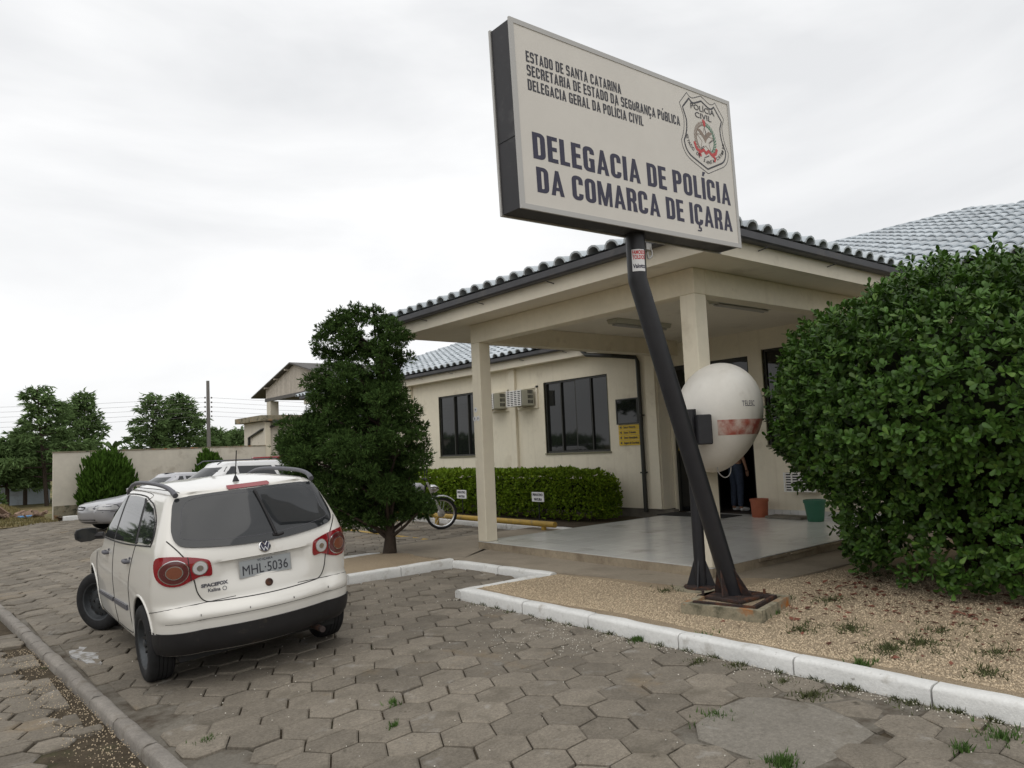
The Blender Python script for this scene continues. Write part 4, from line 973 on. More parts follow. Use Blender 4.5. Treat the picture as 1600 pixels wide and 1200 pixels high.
def cut_arches(bm, arches, wmax, mats):
    me = bpy.data.meshes.new('body'); bm.to_mesh(me)
    for m in mats: me.materials.append(m)
    o = bpy.data.objects.new('body', me); COL.objects.link(o)
    for (y, z, r_) in arches:
        for s_ in (-1, 1):
            x0, x1 = (wmax-.30)*s_, (wmax+.2)*s_
            c = MB().lathe([(r_, min(x0, x1)), (r_, max(x0, x1))], 48, axis='x', M_=Matrix.Translation((0, y, z))).build('cut', [mats[0], mats[1]])
            for p in c.data.polygons: p.material_index = 1
            flipfix(c.data); md = o.modifiers.new('b', 'BOOLEAN'); md.operation = 'DIFFERENCE'; md.object = c; md.solver = 'EXACT'; md.material_mode = 'TRANSFER' if hasattr(md, 'material_mode') else None
            bpy.context.view_layer.update()
            nm = bpy.data.meshes.new_from_object(o.evaluated_get(bpy.context.evaluated_depsgraph_get()))
            o.modifiers.clear(); o.data = nm; bpy.data.objects.remove(c)
    smooth_mesh(o.data, 38); return o
class Car:
    def __init__(s, root, MW, bm, body):
        s.root, s.MW, s.bvh = root, MW, BVHTree.FromBMesh(bm); s.body = body
    def fin(s, o, parent=None):
        o.data.transform(s.MW); 
        if o.name not in COL.objects: COL.objects.link(o)
        p = parent or s.root; o.parent = p; o.matrix_parent_inverse = wm(p).inverted(); return o
    def hit(s, a, b, axis):
        if axis == 'rear': o, d = Vector((a, -1.5, b)), Vector((0, 1, 0))
        elif axis == 'front': o, d = Vector((a, 7, b)), Vector((0, -1, 0))
        elif axis == 'left': o, d = Vector((-3, a, b)), Vector((1, 0, 0))
        elif axis == 'right': o, d = Vector((3, a, b)), Vector((-1, 0, 0))
        else: o, d = Vector((a, b, 4)), Vector((0, 0, -1))
        h = s.bvh.ray_cast(o, d)
        return (h[0], h[1] if h[1].dot(d) < 0 else -h[1]) if h[0] else (None, None)
    def patch(s, name, outline, axis, off, m, grid=.05, parent=None, skirt=.006, smooth=True, close=3):
        pts = catmull([(a, b, 0) for a, b in outline], close, True) if close else [Vector((a, b, 0)) for a, b in outline]
        bm = bmesh.new(); bm.faces.new([bm.verts.new(p) for p in pts])
        xs = [p.x for p in pts]; ys = [p.y for p in pts]
        for lo, hi, nrm in ((min(xs), max(xs), (1, 0, 0)), (min(ys), max(ys), (0, 1, 0))):
            n = max(1, int((hi-lo)/grid))
            for i in range(1, n):
                c = lo+(hi-lo)*(i+.0371)/n; bmesh.ops.bisect_plane(bm, geom=bm.verts[:]+bm.edges[:]+bm.faces[:], plane_co=Vector(nrm)*c, plane_no=nrm)
        bmesh.ops.triangulate(bm, faces=[f for f in bm.faces if len(f.verts) > 4])
        bad = []; inner = {}
        for v in bm.verts:
            p, nn = s.hit(v.co.x, v.co.y, axis)
            if p is None: bad.append(v)
            else: v.co = p+nn*off; inner[v] = p-nn*skirt
        bmesh.ops.delete(bm, geom=bad, context='VERTS')
        be = [e for e in bm.edges if len(e.link_faces) == 1]
        mp_ = {}
        for e in be:
            for v in e.verts:
                if v not in mp_: mp_[v] = bm.verts.new(inner[v])
        for e in be:
            f0 = e.link_faces[0]; a, b = e.verts
            try: bm.faces.new((a, b, mp_[b], mp_[a]))
            except ValueError: pass
        bmesh.ops.recalc_face_normals(bm, faces=bm.faces)
        me = bpy.data.meshes.new(name); bm.to_mesh(me); bm.free(); me.materials.append(m)
        if smooth: smooth_mesh(me, 40)
        # make outward
        o = bpy.data.objects.new(name, me); return s.fin(o, parent)
    def line(s, name, pts, axis, r_, m, off=0., sm=5, parent=None, closed=False):
        P_ = catmull([(a, b, 0) for a, b in pts], sm, closed) if sm else [Vector((a, b, 0)) for a, b in pts]
        if closed: P_.append(P_[0])
        out = []
        for p in P_:
            h, nn = s.hit(p.x, p.y, axis)
            if h is not None: out.append(h+nn*off)
        if len(out) < 2: return
        o = bpy.data.objects.new(name, MB().tube(out, r_, 6).mesh(name, m, smooth=True)); return s.fin(o, parent)
    def mb(s, mb, name, m, parent=None, smooth=False):
        o = bpy.data.objects.new(name, mb.mesh(name, m, smooth)); return s.fin(o, parent)
    def wheel(s, x, y, r_, steer=0, w=.19, rimr=.185, camber=0):
        Mw = Matrix.Translation((x, y, r_)) @ Matrix.Rotation(steer, 4, 'Z')
        sd_ = -1 if x < 0 else 1
        we = bpy.data.objects.new('wheel', MB().lathe([(.05, -.03*sd_), (.05, .02*sd_)], 16, axis='x', M_=Mw).mesh('wheel', M['dark'])); s.fin(we)
        h = w/2; prof = [(rimr, -h*.8), (rimr+.02, -h*.98), (r_*.82, -h*1.03), (r_*.93, -h*.96), (r_*.985, -h*.80)]
        for g_ in (-.48, -.16, .16, .48): prof += [(r_, h*(g_-.13)), (r_, h*(g_+.13)), (r_-.008, h*(g_+.15)), (r_-.008, h*(g_+.17))][:4]
        prof += [(r_*.985, h*.80), (r_*.93, h*.96), (r_*.82, h*1.03), (rimr+.02, h*.98), (rimr, h*.8)]
        o = bpy.data.objects.new('tyre', MB().lathe(prof, 48, axis='x', M_=Mw, closed=True).mesh('tyre', M['rubber'], smooth=40)); s.fin(o, we)
        d = sd_
        rim = MB().lathe([(rimr+.012, d*h*.92), (rimr, d*h*.86), (rimr-.012, d*h*.55), (rimr*.86, d*h*.35), (rimr*.62, d*h*.50), (rimr*.45, d*h*.62), (rimr*.30, d*h*.60), (.03, d*h*.60)], 36, axis='x', M_=Mw, cap0=False)
        o = bpy.data.objects.new('rim', rim.mesh('rim', M['steel'], smooth=30)); s.fin(o, we)
        ho = MB()
        for k in range(12):
            a = k*math.pi/6; c = Vector((d*h*.44, rimr*.74*math.cos(a), rimr*.74*math.sin(a)))
            ho.lathe([(.017, -.004), (.017, .006)], 10, axis='x', M_=Mw @ Matrix.Translation(c))
        for k in range(4):
            a = k*math.pi/2; c = Vector((d*h*.66, rimr*.36*math.cos(a), rimr*.36*math.sin(a))); ho.lathe([(.011, -.008), (.011, .01)], 6, axis='x', M_=Mw @ Matrix.Translation(c))
        o = bpy.data.objects.new('wheel_holes', ho.mesh('wheel_holes', M['dark'])); s.fin(o, we)
        o = bpy.data.objects.new('hub_cap', MB().lathe([(.035, d*h*.60), (.034, d*h*.78), (.02, d*h*.84)], 16, axis='x', M_=Mw).mesh('hub_cap', M['steel'], smooth=40)); s.fin(o, we)
# ---- the near white minivan-like hatchback
c_, s__ = 2.31, 6.04
def carM(x, y, z, yw, rl=0, pt=0): return Matrix.Translation((x, y, z)) @ Matrix.Rotation(yw, 4, 'Z') @ Matrix.Rotation(-rl, 4, 'Y') @ Matrix.Rotation(pt, 4, 'X')
MWc = carM(2.31, 6.04, -.062, R(-1.97), R(3.66), R(.15)) @ Matrix.Translation((-.70, .70, 0)) @ Matrix.Scale(1.028, 4) @ Matrix.Translation((.70, -.70, 0))
root = thing('parked_car', 'dusty white hatchback seen from behind with grey roof rails and turned front wheels', 'car', (2.31, 6.04, -.06))
def zt_(x, y, z):
    k = max(0, (z-1.40)/.10); k = min(k, 1)
    return k*(-.030*((y-1.5)/1.1)**2+ .004) if y < 3 else 0
T = dict(z=[.225, .235, .25, .28, .31, .35, .40, .44, .48, .50, .515, .53, .55, .565, .58, .60, .62, .635, .65, .68, .71, .74, .77, .80, .83, .86, .885, .905, .915, .925, .945, .97, 1.0, 1.03, 1.06, 1.09, 1.12, 1.16, 1.20, 1.25, 1.30, 1.35, 1.39, 1.42, 1.44, 1.455, 1.468, 1.480, 1.490, 1.498, 1.504, 1.508],
         w=[(.225, .68), (.235, .73), (.28, .765), (.40, .785), (.55, .79), (.70, .795), (.80, .79), (.90, .780), (1.0, .765), (1.08, .745), (1.2, .70), (1.3, .66), (1.39, .62), (1.44, .59), (1.468, .55), (1.49, .47), (1.504, .32), (1.508, .12)],
         yr=[(.225, .2), (.24, .10), (.28, .02), (.34, -.035), (.42, -.055), (.50, -.07), (.515, -.072), (.53, -.082), (.56, -.085), (.60, -.06), (.635, -.015), (.65, -.005), (.8, -.002), (.92, .0), (1.0, .015), (1.06, .04), (1.12, .07), (1.2, .12), (1.3, .185), (1.39, .245), (1.44, .275), (1.468, .285), (1.485, .31), (1.497, .42), (1.504, .75), (1.508, 1.2)],
         yf=[(.17, 3.75), (.25, 3.92), (.4, 3.99), (.55, 4.0), (.65, 3.97), (.74, 3.86), (.80, 3.66), (.86, 3.36), (.90, 3.12), (.945, 2.95), (1.0, 2.86), (1.1, 2.72), (1.2, 2.58), (1.3, 2.42), (1.39, 2.26), (1.44, 2.14), (1.468, 2.05), (1.49, 1.95), (1.504, 1.8), (1.508, 1.6)],
         cr=[(.17, .30), (.5, .30), (.9, .22), (1.05, .2), (1.2, .17), (1.4, .14), (1.46, .16), (1.508, .1)], bow=[(.17, .12), (.6, .12), (.95, .08), (1.3, .075), (1.46, .09), (1.508, .02)],
         cf=[(.17, .5), (.9, .45), (1.0, .25), (1.4, .2), (1.508, .08)], bowf=[(.17, .15), (.8, .15), (1.0, .25), (1.4, .15), (1.508, .02)], mid=2.0, yr0=0, yf0=4.0, zt=zt_)
def ss(a, b, x): t = max(0, min(1, (x-a)/(b-a))); return t*t*(3-2*t)
def recess(x, z):
    return .040*ss(.375, .325, abs(x))*ss(.925, .912, z)*ss(.66, .86, z)
bm = car_body(T, recess)
body = cut_arches(bm, [(.70, .335, .335), (3.12, .335, .345)], .80, [M['carwhite'], M['dark']])
cr1 = Car(root, MWc, bm, body); cr1.fin(body)
# rear screen
cr1.patch('rear_window', [(-.50, 1.412), (-.25, 1.424), (0, 1.427), (.25, 1.424), (.50, 1.412), (.56, 1.385), (.60, 1.27), (.622, 1.16), (.60, 1.085), (.50, 1.052), (.25, 1.028), (0, 1.02), (-.25, 1.028), (-.50, 1.052), (-.60, 1.085), (-.622, 1.16), (-.60, 1.27), (-.56, 1.385)], 'rear', .017, M['carglass'], .022, close=4, skirt=.012)
cr1.line('window_print', [(-.46, 1.385), (0, 1.398), (.46, 1.385), (.55, 1.20), (.53, 1.11), (0, 1.07), (-.53, 1.11), (-.55, 1.20)], 'rear', .0015, M['greyplastic'], .0172, 8, closed=True)
cr1.patch('brake_light', [(-.165, 1.462), (-.17, 1.452), (-.16, 1.440), (.16, 1.440), (.17, 1.452), (.165, 1.462)], 'rear', .014, M['lampred'], .03, close=0)
cr1.line('wiper', [(.025, 1.40), (.05, 1.3), (.085, 1.12), (.10, 1.05)], 'rear', .011, M['carplastic'], .026)
cr1.line('wiper', [(.075, 1.055), (.12, 1.048), (.16, 1.055)], 'rear', .013, M['carplastic'], .015)
cr1.line('panel_gap', [(-.665, 1.12), (-.60, 1.03), (-.555, .95), (-.52, .82), (-.50, .72), (-.46, .655), (-.40, .638), (-.2, .632), (0, .63), (.2, .632), (.40, .638), (.46, .655), (.50, .72), (.52, .82), (.555, .95), (.60, 1.03), (.665, 1.12)], 'rear', .0045, M['seam'], .0005, 6)
cr1.line('panel_gap', [(-.72, .515), (-.4, .528), (0, .532), (.4, .528), (.72, .515)], 'rear', .002, M['seam'], .0002, 6)
for s_ in (-1, 1):
    tl = cr1.patch('tail_light', [(s_*a, b) for a, b in [(.40, .915), (.42, .955), (.52, .985), (.60, 1.0), (.68, 1.01), (.735, 1.0), (.752, .93), (.745, .85), (.70, .80), (.62, .79), (.54, .815), (.47, .84), (.405, .835), (.395, .87)]], 'rear', .010, M['lampred'], .03, close=3)
    def disc(cx, cz, r0, r1, off, m, nm):
        pts = [(s_*(cx+(r0)*math.cos(a)), cz+r1*math.sin(a)) for a in [2*math.pi*k/24 for k in range(24)]]
        return cr1.patch(nm, pts, 'rear', off, m, .03, tl, close=0)
    disc(.642, .893, .092, .088, .013, M['chrome'], 'ring'); disc(.642, .893, .086, .082, .0145, M['lampdark'], 'lens'); disc(.642, .893, .052, .050, .018, M['chrome'], 'ring'); disc(.642, .893, .046, .044, .020, M['lampamber'], 'lens')
    disc(.475, .902, .054, .052, .013, M['chrome'], 'ring'); disc(.475, .902, .048, .046, .0155, M['lampclear'], 'lens'); disc(.475, .902, .022, .021, .018, M['chrome'], 'ring')
    cr1.line('panel_gap', [(s_*.553, .99), (s_*.545, .90), (s_*.535, .815)], 'rear', .003, M['seam'], .012, 4)
# black lower bumper
cr1.patch('bumper', [(x, .442+.012*(1-(x/.8)**2)) for x in [-.775+.155*k for k in range(11)]]+[(x, .275) for x in [.775-.155*k for k in range(11)]], 'rear', .012, M['carplastic'], .03, close=0)
for s_ in (-1, 1): cr1.line('parking_sensor', [(s_*.17-.001, .56), (s_*.17+.003, .56)], 'rear', .009, M['seam'], .0, 0); cr1.line('parking_sensor', [(s_*.5-.001, .56), (s_*.5+.003, .56)], 'rear', .009, M['seam'], .0, 0)
# side lower trims, glass, mouldings and handles, both sides
for sd_, ax in ((-1, 'left'), (1, 'right')):
    g1 = [(2.62, 1.03), (2.50, 1.18), (2.30, 1.36), (2.10, 1.40), (1.86, 1.412), (1.83, 1.035)]
    cr1.patch('side_window', g1, ax, .007, M['carglass'], .04, close=0)
    cr1.patch('side_window', [(1.77, 1.04), (1.79, 1.414), (1.5, 1.42), (1.12, 1.41), (1.06, 1.37), (.93, 1.08), (.90, 1.065)], ax, .007, M['carglass'], .04, close=0)
    cr1.patch('side_window', [(.84, 1.085), (.99, 1.375), (.93, 1.385), (.70, 1.345), (.50, 1.25), (.42, 1.15), (.44, 1.10), (.5, 1.085)], ax, .007, M['carglass'], .04, close=0)
    cr1.patch('window_pillar', [(1.825, 1.035), (1.855, 1.415), (1.795, 1.418), (1.775, 1.038)], ax, .006, M['carplastic'], .04, close=0)
    cr1.patch('window_pillar', [(.895, 1.062), (1.055, 1.37), (1.10, 1.412), (.995, 1.385), (.845, 1.08)], ax, .006, M['carplastic'], .04, close=0)
    cr1.line('window_seal', [(2.66, 1.018), (2.2, 1.02), (1.8, 1.022), (1.3, 1.035), (.88, 1.055), (.42, 1.078)], ax, .006, M['carplastic'], .002, 4)
    cr1.line('window_seal', [(2.66, 1.02), (2.52, 1.19), (2.31, 1.375), (2.10, 1.415), (1.8, 1.428), (1.5, 1.432), (1.12, 1.424), (.93, 1.40), (.69, 1.36), (.48, 1.26), (.40, 1.15), (.42, 1.078)], ax, .006, M['carplastic'], .002, 4)
    cr1.line('panel_gap', [(.90, 1.05), (.95, .97), (1.03, .85), (1.10, .70), (1.12, .5), (1.08, .34), (1.3, .30), (1.8, .29)], ax, .004, M['seam'], .0002, 5)
    cr1.line('panel_gap', [(1.80, 1.02), (1.83, .8), (1.85, .5), (1.84, .29), (2.3, .285), (2.68, .30)], ax, .004, M['seam'], .0002, 5)
    cr1.line('panel_gap', [(2.68, 1.0), (2.72, .8), (2.74, .5), (2.68, .30)], ax, .004, M['seam'], .0002, 5)
    cr1.line('panel_gap', [(1.02, 1.395), (.9, 1.435), (1.2, 1.455), (1.8, 1.46), (2.2, 1.44)], ax, .003, M['seam'], .0002, 4)
    cr1.line('panel_gap', [(.42, .58), (.3, .60), (.12, .63), (.02, .65)], ax, .003, M['seam'], .0002, 4)
    cr1.patch('bumper', [(-.04, .447), (.2, .44), (.362, .43), (.395, .36), (.395, .275), (.1, .275), (-.03, .275)], ax, .011, M['carplastic'], .03, close=0)
    cr1.patch('moulding', [(1.20, .535), (1.78, .515), (1.79, .478), (1.20, .492)], ax, .016, M['greyplastic'], .1, close=0)
    cr1.patch('moulding', [(1.87, .512), (2.66, .485), (2.66, .455), (1.88, .475)], ax, .016, M['greyplastic'], .1, close=0)
    cr1.patch('sill', [(1.06, .285), (1.8, .275), (2.74, .275), (2.74, .19), (1.8, .19), (1.06, .19)], ax, .004, M['carwhite'], .1, close=0)
    for y, z in ((1.06, .91), (2.06, .90)):
        h, nn = cr1.hit(y, z, ax); a = h+Vector((sd_*.012, 0, 0))
        cr1.mb(MB().tube([a+Vector((-sd_*.02, .0, 0)), a+Vector((sd_*.02, .01, 0)), a+Vector((sd_*.022, .06, 0)), a+Vector((sd_*.018, .12, 0)), a+Vector((-sd_*.02, .13, 0))], .016, 8), 'door_handle', M['greyplastic'], smooth=60)
        cr1.line('lock', [(y-.03, z+.03), (y-.028, z+.03)], ax, .012, M['greyplastic'], .004, 0)
    # wheel arch lips
    for cy0, r0 in ((.70, .342), (3.12, .352)):
        pts = []
        for k in range(19):
            a = R(-12+k*204/18); p, q = cy0+r0*math.cos(a), .335+r0*math.sin(a)
            if q < .245: continue
            pts.append((p, q))
        cr1.line('arch_lip', pts, ax, .012, M['carwhite'], -.003, 0)
    # mirror
    mr_ = MB(); c0 = Vector((sd_*.88, 2.60, 1.045))
    ring = []
    prof = [(sd_*a_, b_) for a_, b_ in [(.105, -.03), (.110, .02), (.09, .058), (.04, .068), (-.04, .066), (-.085, .055), (-.095, -.0), (-.085, -.05), (-.03, -.066), (.06, -.062)]]
    V = []; 
    for j, (dy, k) in enumerate(((-.035, .96), (-.02, 1.0), (.03, .97), (.075, .8), (.10, .45))): V += [(c0.x-sd_*.0+px*k, c0.y+dy, c0.z+pz*k) for px, pz in prof]
    n = len(prof); F = [(j*n+i, j*n+(i+1) % n, (j+1)*n+(i+1) % n, (j+1)*n+i) for j in range(4) for i in range(n)]+[tuple(range(n)), tuple(4*n+i for i in reversed(range(n)))]
    mr_.add(V, F); me_ = cr1.mb(mr_, 'mirror', M['carplastic'], smooth=35); flipfix(me_.data)
    cr1.mb(MB().add([(c0.x+px*.86, c0.y-.0365, c0.z+pz*.84) for px, pz in prof], [tuple(range(n))]), 'mirror_glass', M['carglass'], me_)
    cr1.mb(MB().tube([(sd_*.74, 2.56, 1.02), (sd_*.82, 2.60, 1.025)], .035, 8), 'mirror_arm', M['carplastic'], me_)
    # roof rail
    rp_ = catmull([(sd_*.55, .33, 1.445), (sd_*.56, .45, 1.49), (sd_*.565, .70, 1.518), (sd_*.565, 1.2, 1.532), (sd_*.565, 1.7, 1.525), (sd_*.56, 2.0, 1.485), (sd_*.55, 2.2, 1.42)], 5)
    cr1.mb(MB().tube(rp_, [.022]*4+[.018]*(len(rp_)-8)+[.022]*4, 8), 'roof_rail', M['greyplastic'], smooth=60)
# front face bits (out of sight from here)
cr1.patch('windscreen', [(-.58, 1.02), (.58, 1.02), (.52, 1.38), (.3, 1.42), (-.3, 1.42), (-.52, 1.38)], 'front', .004, M['carglass'], .08, close=0)
for s_ in (-1, 1): cr1.patch('headlight', [(s_*.42, .62), (s_*.40, .72), (s_*.62, .76), (s_*.68, .68), (s_*.62, .60)], 'front', .006, M['lampclear'], .05, close=2)
cr1.patch('grille', [(-.36, .60), (.36, .60), (.38, .70), (-.38, .70)], 'front', .006, M['carplastic'], .06, close=0)
# plate, badge, lettering, lock, antenna
def rearM(x, z, off=.0):
    h, nn = cr1.hit(x, z, 'rear'); h2, _ = cr1.hit(x, z+.04, 'rear'); upv = (h2-h).normalized() if h2 else Vector((0, 0, 1))
    return h, nn
pl_c, nn_ = cr1.hit(0, .835, 'rear'); PM = Matrix.Translation((0, -.004, .835)) @ Matrix.Rotation(R(90), 4, 'X')
PM = Matrix.Translation((0, pl_c.y-.012, .835)) @ Matrix.Rotation(R(90), 4, 'X')
plt = cr1.mb(MB().box((-.205, -.068, -.004), (.205, .068, 0), M_=PM), 'number_plate', M['plate'])
b = MB()
for a, c in (((-.205, -.068), (.205, -.063)), ((-.205, .063), (.205, .068)), ((-.205, -.063), (-.2, .063)), ((.2, -.063), (.205, .063))): b.box((*a, 0), (*c, .003), M_=PM)
cr1.mb(b, 'plate_rim', M['signtrim'], plt)
def ctext(body, size, Mx, m, w, name='lettering', bold=.002, parent=None, ext=.001):
    me = text_mesh(body, size, bold=bold, extrude=ext); xs = [v.co.x for v in me.vertices]; me.transform(Matrix.Diagonal((w/(max(xs)-min(xs)), 1, 1, 1)) @ Matrix.Translation((-min(xs), 0, 0))); me.transform(Mx)
    me.materials.clear(); me.materials.append(m); me.name = name; return cr1.fin(bpy.data.objects.new(name, me), parent)
ctext('MHL·5036', .105, PM @ Matrix.Translation((-.178, -.048, .0012)), M['ink'], .355, bold=.0, parent=plt)
ctext('SC·IÇARA', .022, PM @ Matrix.Translation((-.06, .044, .0012)), M['ink'], .12, bold=.0, parent=plt)
def surf_text(body, size, x, z, w, m, bold=.001, off=.003):
    me = text_mesh(body, size, bold=bold, extrude=0); xs = [v.co.x for v in me.vertices]; k = w/(max(xs)-min(xs)); x0 = min(xs)
    for v in me.vertices:
        h, nn = cr1.hit(x+(v.co.x-x0)*k, z+v.co.y, 'rear'); v.co = h+nn*off
    me.materials.clear(); me.materials.append(m); me.name = 'lettering'; cr1.fin(bpy.data.objects.new('lettering', me))
surf_text('SPACEFOX', .034, -.475, .752, .19, M['greyplastic'], .002)
surf_text('Kalina', .036, -.43, .712, .085, M['greyplastic'], .001)
surf_text('GERAL PLACA', .022, -.075, 1.047, .17, M['paper'], .0005, .0055)
pts = [(-.315+.014*math.cos(a), .722+.014*math.sin(a)) for a in [2*math.pi*k/12 for k in range(12)]]; cr1.line('dealer_mark', pts, 'rear', .002, M['greyplastic'], .002, 0, closed=True)
h, nn = cr1.hit(0, .985, 'rear'); BM_ = Matrix.Translation(h+nn*.004) @ nn.to_track_quat('Z', 'Y').to_matrix().to_4x4()
up_ = Vector((0, 0, 1)); xax = up_.cross(nn).normalized(); yax = nn.cross(xax); BM_ = Matrix(((xax.x, yax.x, nn.x, 0), (xax.y, yax.y, nn.y, 0), (xax.z, yax.z, nn.z, 0), (0, 0, 0, 1))); BM_.translation = h+nn*.003
bd = cr1.mb(MB().lathe([(.047, -.004), (.047, .003), (.040, .007)], 28, M_=BM_), 'badge', M['chrome'], smooth=40)
cr1.mb(MB().lathe([(.040, .0), (.040, .0075)], 28, M_=BM_), 'badge_ground', M['navy'], bd)
bl = MB()
def bar(p, q): bl.tube([BM_ @ Vector((*p, .009)), BM_ @ Vector((*q, .009))], .0036, 6)
for p, q in (((-.017, .034), (0, .006)), ((.017, .034), (0, .006)), ((-.034, .018), (-.013, -.034)), ((.034, .018), (.013, -.034)), ((-.013, -.034), (0, -.004)), ((.013, -.034), (0, -.004))): bar(p, q)
cr1.mb(bl, 'badge_letters', M['chrome'], bd)
h, nn = cr1.hit(.01, .705, 'rear'); cr1.mb(MB().lathe([(.030, -.01), (.030, .006), (.020, .012), (.019, .004)], 20, M_=Matrix.Translation(h) @ nn.to_track_quat('Z', 'Y').to_matrix().to_4x4()), 'tailgate_lock', M['rust'], smooth=40)
h, nn = cr1.hit(-.0, .62, 'top'); cr1.mb(MB().lathe([(.030, -.004), (.024, .012), (.010, .045), (.006, .05)], 16, M_=Matrix.Translation(h)), 'antenna_base', M['carplastic'], smooth=50)
cr1.mb(MB().tube([h+Vector((0, 0, .045)), h+Vector((0, -.08, .26))], .0045, 6), 'antenna', M['carplastic'])
cr1.line('roof_gap', [(-.5, .42), (-.52, .8), (-.53, 1.5), (-.52, 2.0)], 'top', .004, M['seam'], 0, 4); cr1.line('roof_gap', [(.5, .42), (.52, .8), (.53, 1.5), (.52, 2.0)], 'top', .004, M['seam'], 0, 4)
for x, y, st_a in ((-.70, .70, 0), (.70, .70, 0), (-.70, 3.12, R(33)), (.70, 3.12, R(28))): cr1.wheel(x, y, .300, st_a)
cr1.mb(MB().tube([(.42, .02, .235), (.42, .3, .235)], .025, 10), 'exhaust', M['rust']); 
cr1.mb(MB().box((-.62, .25, .20), (.62, 3.7, .26)), 'underbody', M['dark'])
bm.free()

# ---- far cars (simpler versions of the same construction)
def far_car(name, label, MW, col, H, Lc, kind, rr=.29, bar=False):
    root = thing(name, label, 'car', MW.translation)
    k = H/1.508
    Tt = dict(T); sc = lambda tab: [(z*k, v) for z, v in tab]
    Tt['z'] = [z*k for z in T['z'][::2]]+[T['z'][-1]*k]; Tt['w'] = sc(T['w'])
    if kind == 'hatch': yr = [(.17, .2), (.3, .05), (.55, 0), (.7, .03), (.95, .12), (1.1, .22), (1.3, .42), (1.44, .62), (1.49, .85), (1.508, 1.3)]
    else: yr = [(.17, .2), (.3, .05), (.55, 0), (.7, .03), (.95, .06), (1.1, .10), (1.3, .2), (1.44, .32), (1.49, .5), (1.508, 1.0)]
    o_ = Lc-4.0
    yf = [(.17, 3.75), (.3, 3.95), (.5, 4.0), (.62, 3.99), (.70, 3.96), (.76, 3.86), (.83, 3.50), (.90, 3.02), (.97, 2.76), (1.1, 2.55), (1.3, 2.22), (1.44, 1.95), (1.49, 1.8), (1.508, 1.6)]
    Tt['yr'] = sc(yr); Tt['yf'] = sc([(z, v+o_) for z, v in yf]); Tt['cr'] = sc(T['cr']); Tt['bow'] = sc(T['bow']); Tt['cf'] = sc([(.17, .36), (.7, .30), (.9, .34), (1.0, .25), (1.4, .2), (1.508, .08)]); Tt['bowf'] = sc(T['bowf']); Tt['yf0'] = Lc
    Tt['zt'] = lambda x, y, z: 0
    bm = car_body(Tt); yfw = Lc-.82
    body = cut_arches(bm, [(.72, .31, .32), (yfw, .31, .32)], .80, [col, M['dark']]); c = Car(root, MW, bm, body); c.fin(body)
    zb, ztop = .97*k, 1.38*k
    for ax in ('left', 'right'):
        c.patch('side_window', [(2.45+o_, zb), (2.0+o_, ztop), (1.65+o_, ztop+.02), (1.62+o_, zb)], ax, .004, M['carglass'], .1, close=0)
        c.patch('side_window', [(1.55+o_, zb), (1.58+o_, ztop+.02), (1.0, ztop), (.8, zb+.02)], ax, .004, M['carglass'], .1, close=0)
        if kind != 'hatch': c.patch('side_window', [(.72, zb+.03), (.9, ztop), (.6, ztop-.04), (.4, zb+.12), (.4, zb+.05)], ax, .004, M['carglass'], .1, close=0)
        c.line('panel_gap', [(1.6+o_, zb), (1.62+o_, .3)], ax, .005, M['seam'], 0, 3); c.line('panel_gap', [(2.5+o_, zb), (2.55+o_, .3)], ax, .005, M['seam'], 0, 3)
        c.patch('moulding', [(1.1, .5), (2.8, .5), (2.8, .45), (1.1, .45)], ax, .01, M['greyplastic'], .2, close=0)
    c.patch('windscreen', [(-.58, zb+.02), (.58, zb+.02), (.5, ztop), (-.5, ztop)], 'front', .004, M['carglass'], .08, close=0)
    c.patch('rear_window', [(-.58, zb+.06), (.58, zb+.06), (.5, ztop), (-.5, ztop)], 'rear', .004, M['carglass'], .08, close=0)
    for s_ in (-1, 1):
        c.patch('headlight', [(s_*.36, .60*k), (s_*.36, .72*k), (s_*.62, .76*k), (s_*.72, .72*k), (s_*.68, .62*k)], 'front', .006, M['lampclear'], .05, close=2)
        c.patch('headlight', [(Lc-.60, .60*k), (Lc-.58, .71*k), (Lc-.42, .745*k), (Lc-.24, .71*k), (Lc-.20, .62*k)], 'left' if s_ < 0 else 'right', .008, M['lampclear'], .05, close=2)
        c.patch('lamp_surround', [(Lc-.63, .585*k), (Lc-.61, .725*k), (Lc-.42, .76*k), (Lc-.20, .72*k), (Lc-.17, .60*k)], 'left' if s_ < 0 else 'right', .004, M['greyplastic'], .05, close=2); c.line('panel_gap', [(Lc-1.15, .50*k), (Lc-.9, .53*k), (Lc-.45, .55*k), (Lc-.16, .55*k)], 'left' if s_ < 0 else 'right', .006, M['seam'], 0, 2)
        if kind == 'hatch': c.patch('tail_light', [(s_*.5, .72*k), (s_*.5, .88*k), (s_*.7, .9*k), (s_*.7, .74*k)], 'rear', .006, M['lampred'], .05, close=0)
        else: c.patch('tail_light', [(s_*.60, 1.0*k), (s_*.54, 1.36*k), (s_*.60, 1.38*k), (s_*.69, 1.0*k)], 'rear', .008, M['lampred'], .05, close=0); c.patch('tail_light', [(.06, 1.02*k), (.16, 1.34*k), (.30, 1.36*k), (.18, 1.02*k)], 'left' if s_ < 0 else 'right', .008, M['lampred'], .05, close=0)
        c.mb(MB().box((s_*.78, 2.35+o_, .98*k), (s_*.97, 2.47+o_, 1.10*k), bev=.02), 'mirror', col)
    c.patch('grille', [(-.17, .61*k), (.17, .61*k), (.2, .70*k), (-.2, .70*k)], 'front', .006, M['carplastic'], .06, close=2)
    c.patch('air_intake', [(-.5, .28*k), (.5, .28*k), (.5, .36*k), (-.5, .36*k)], 'front', .006, M['carplastic'], .06, close=0)
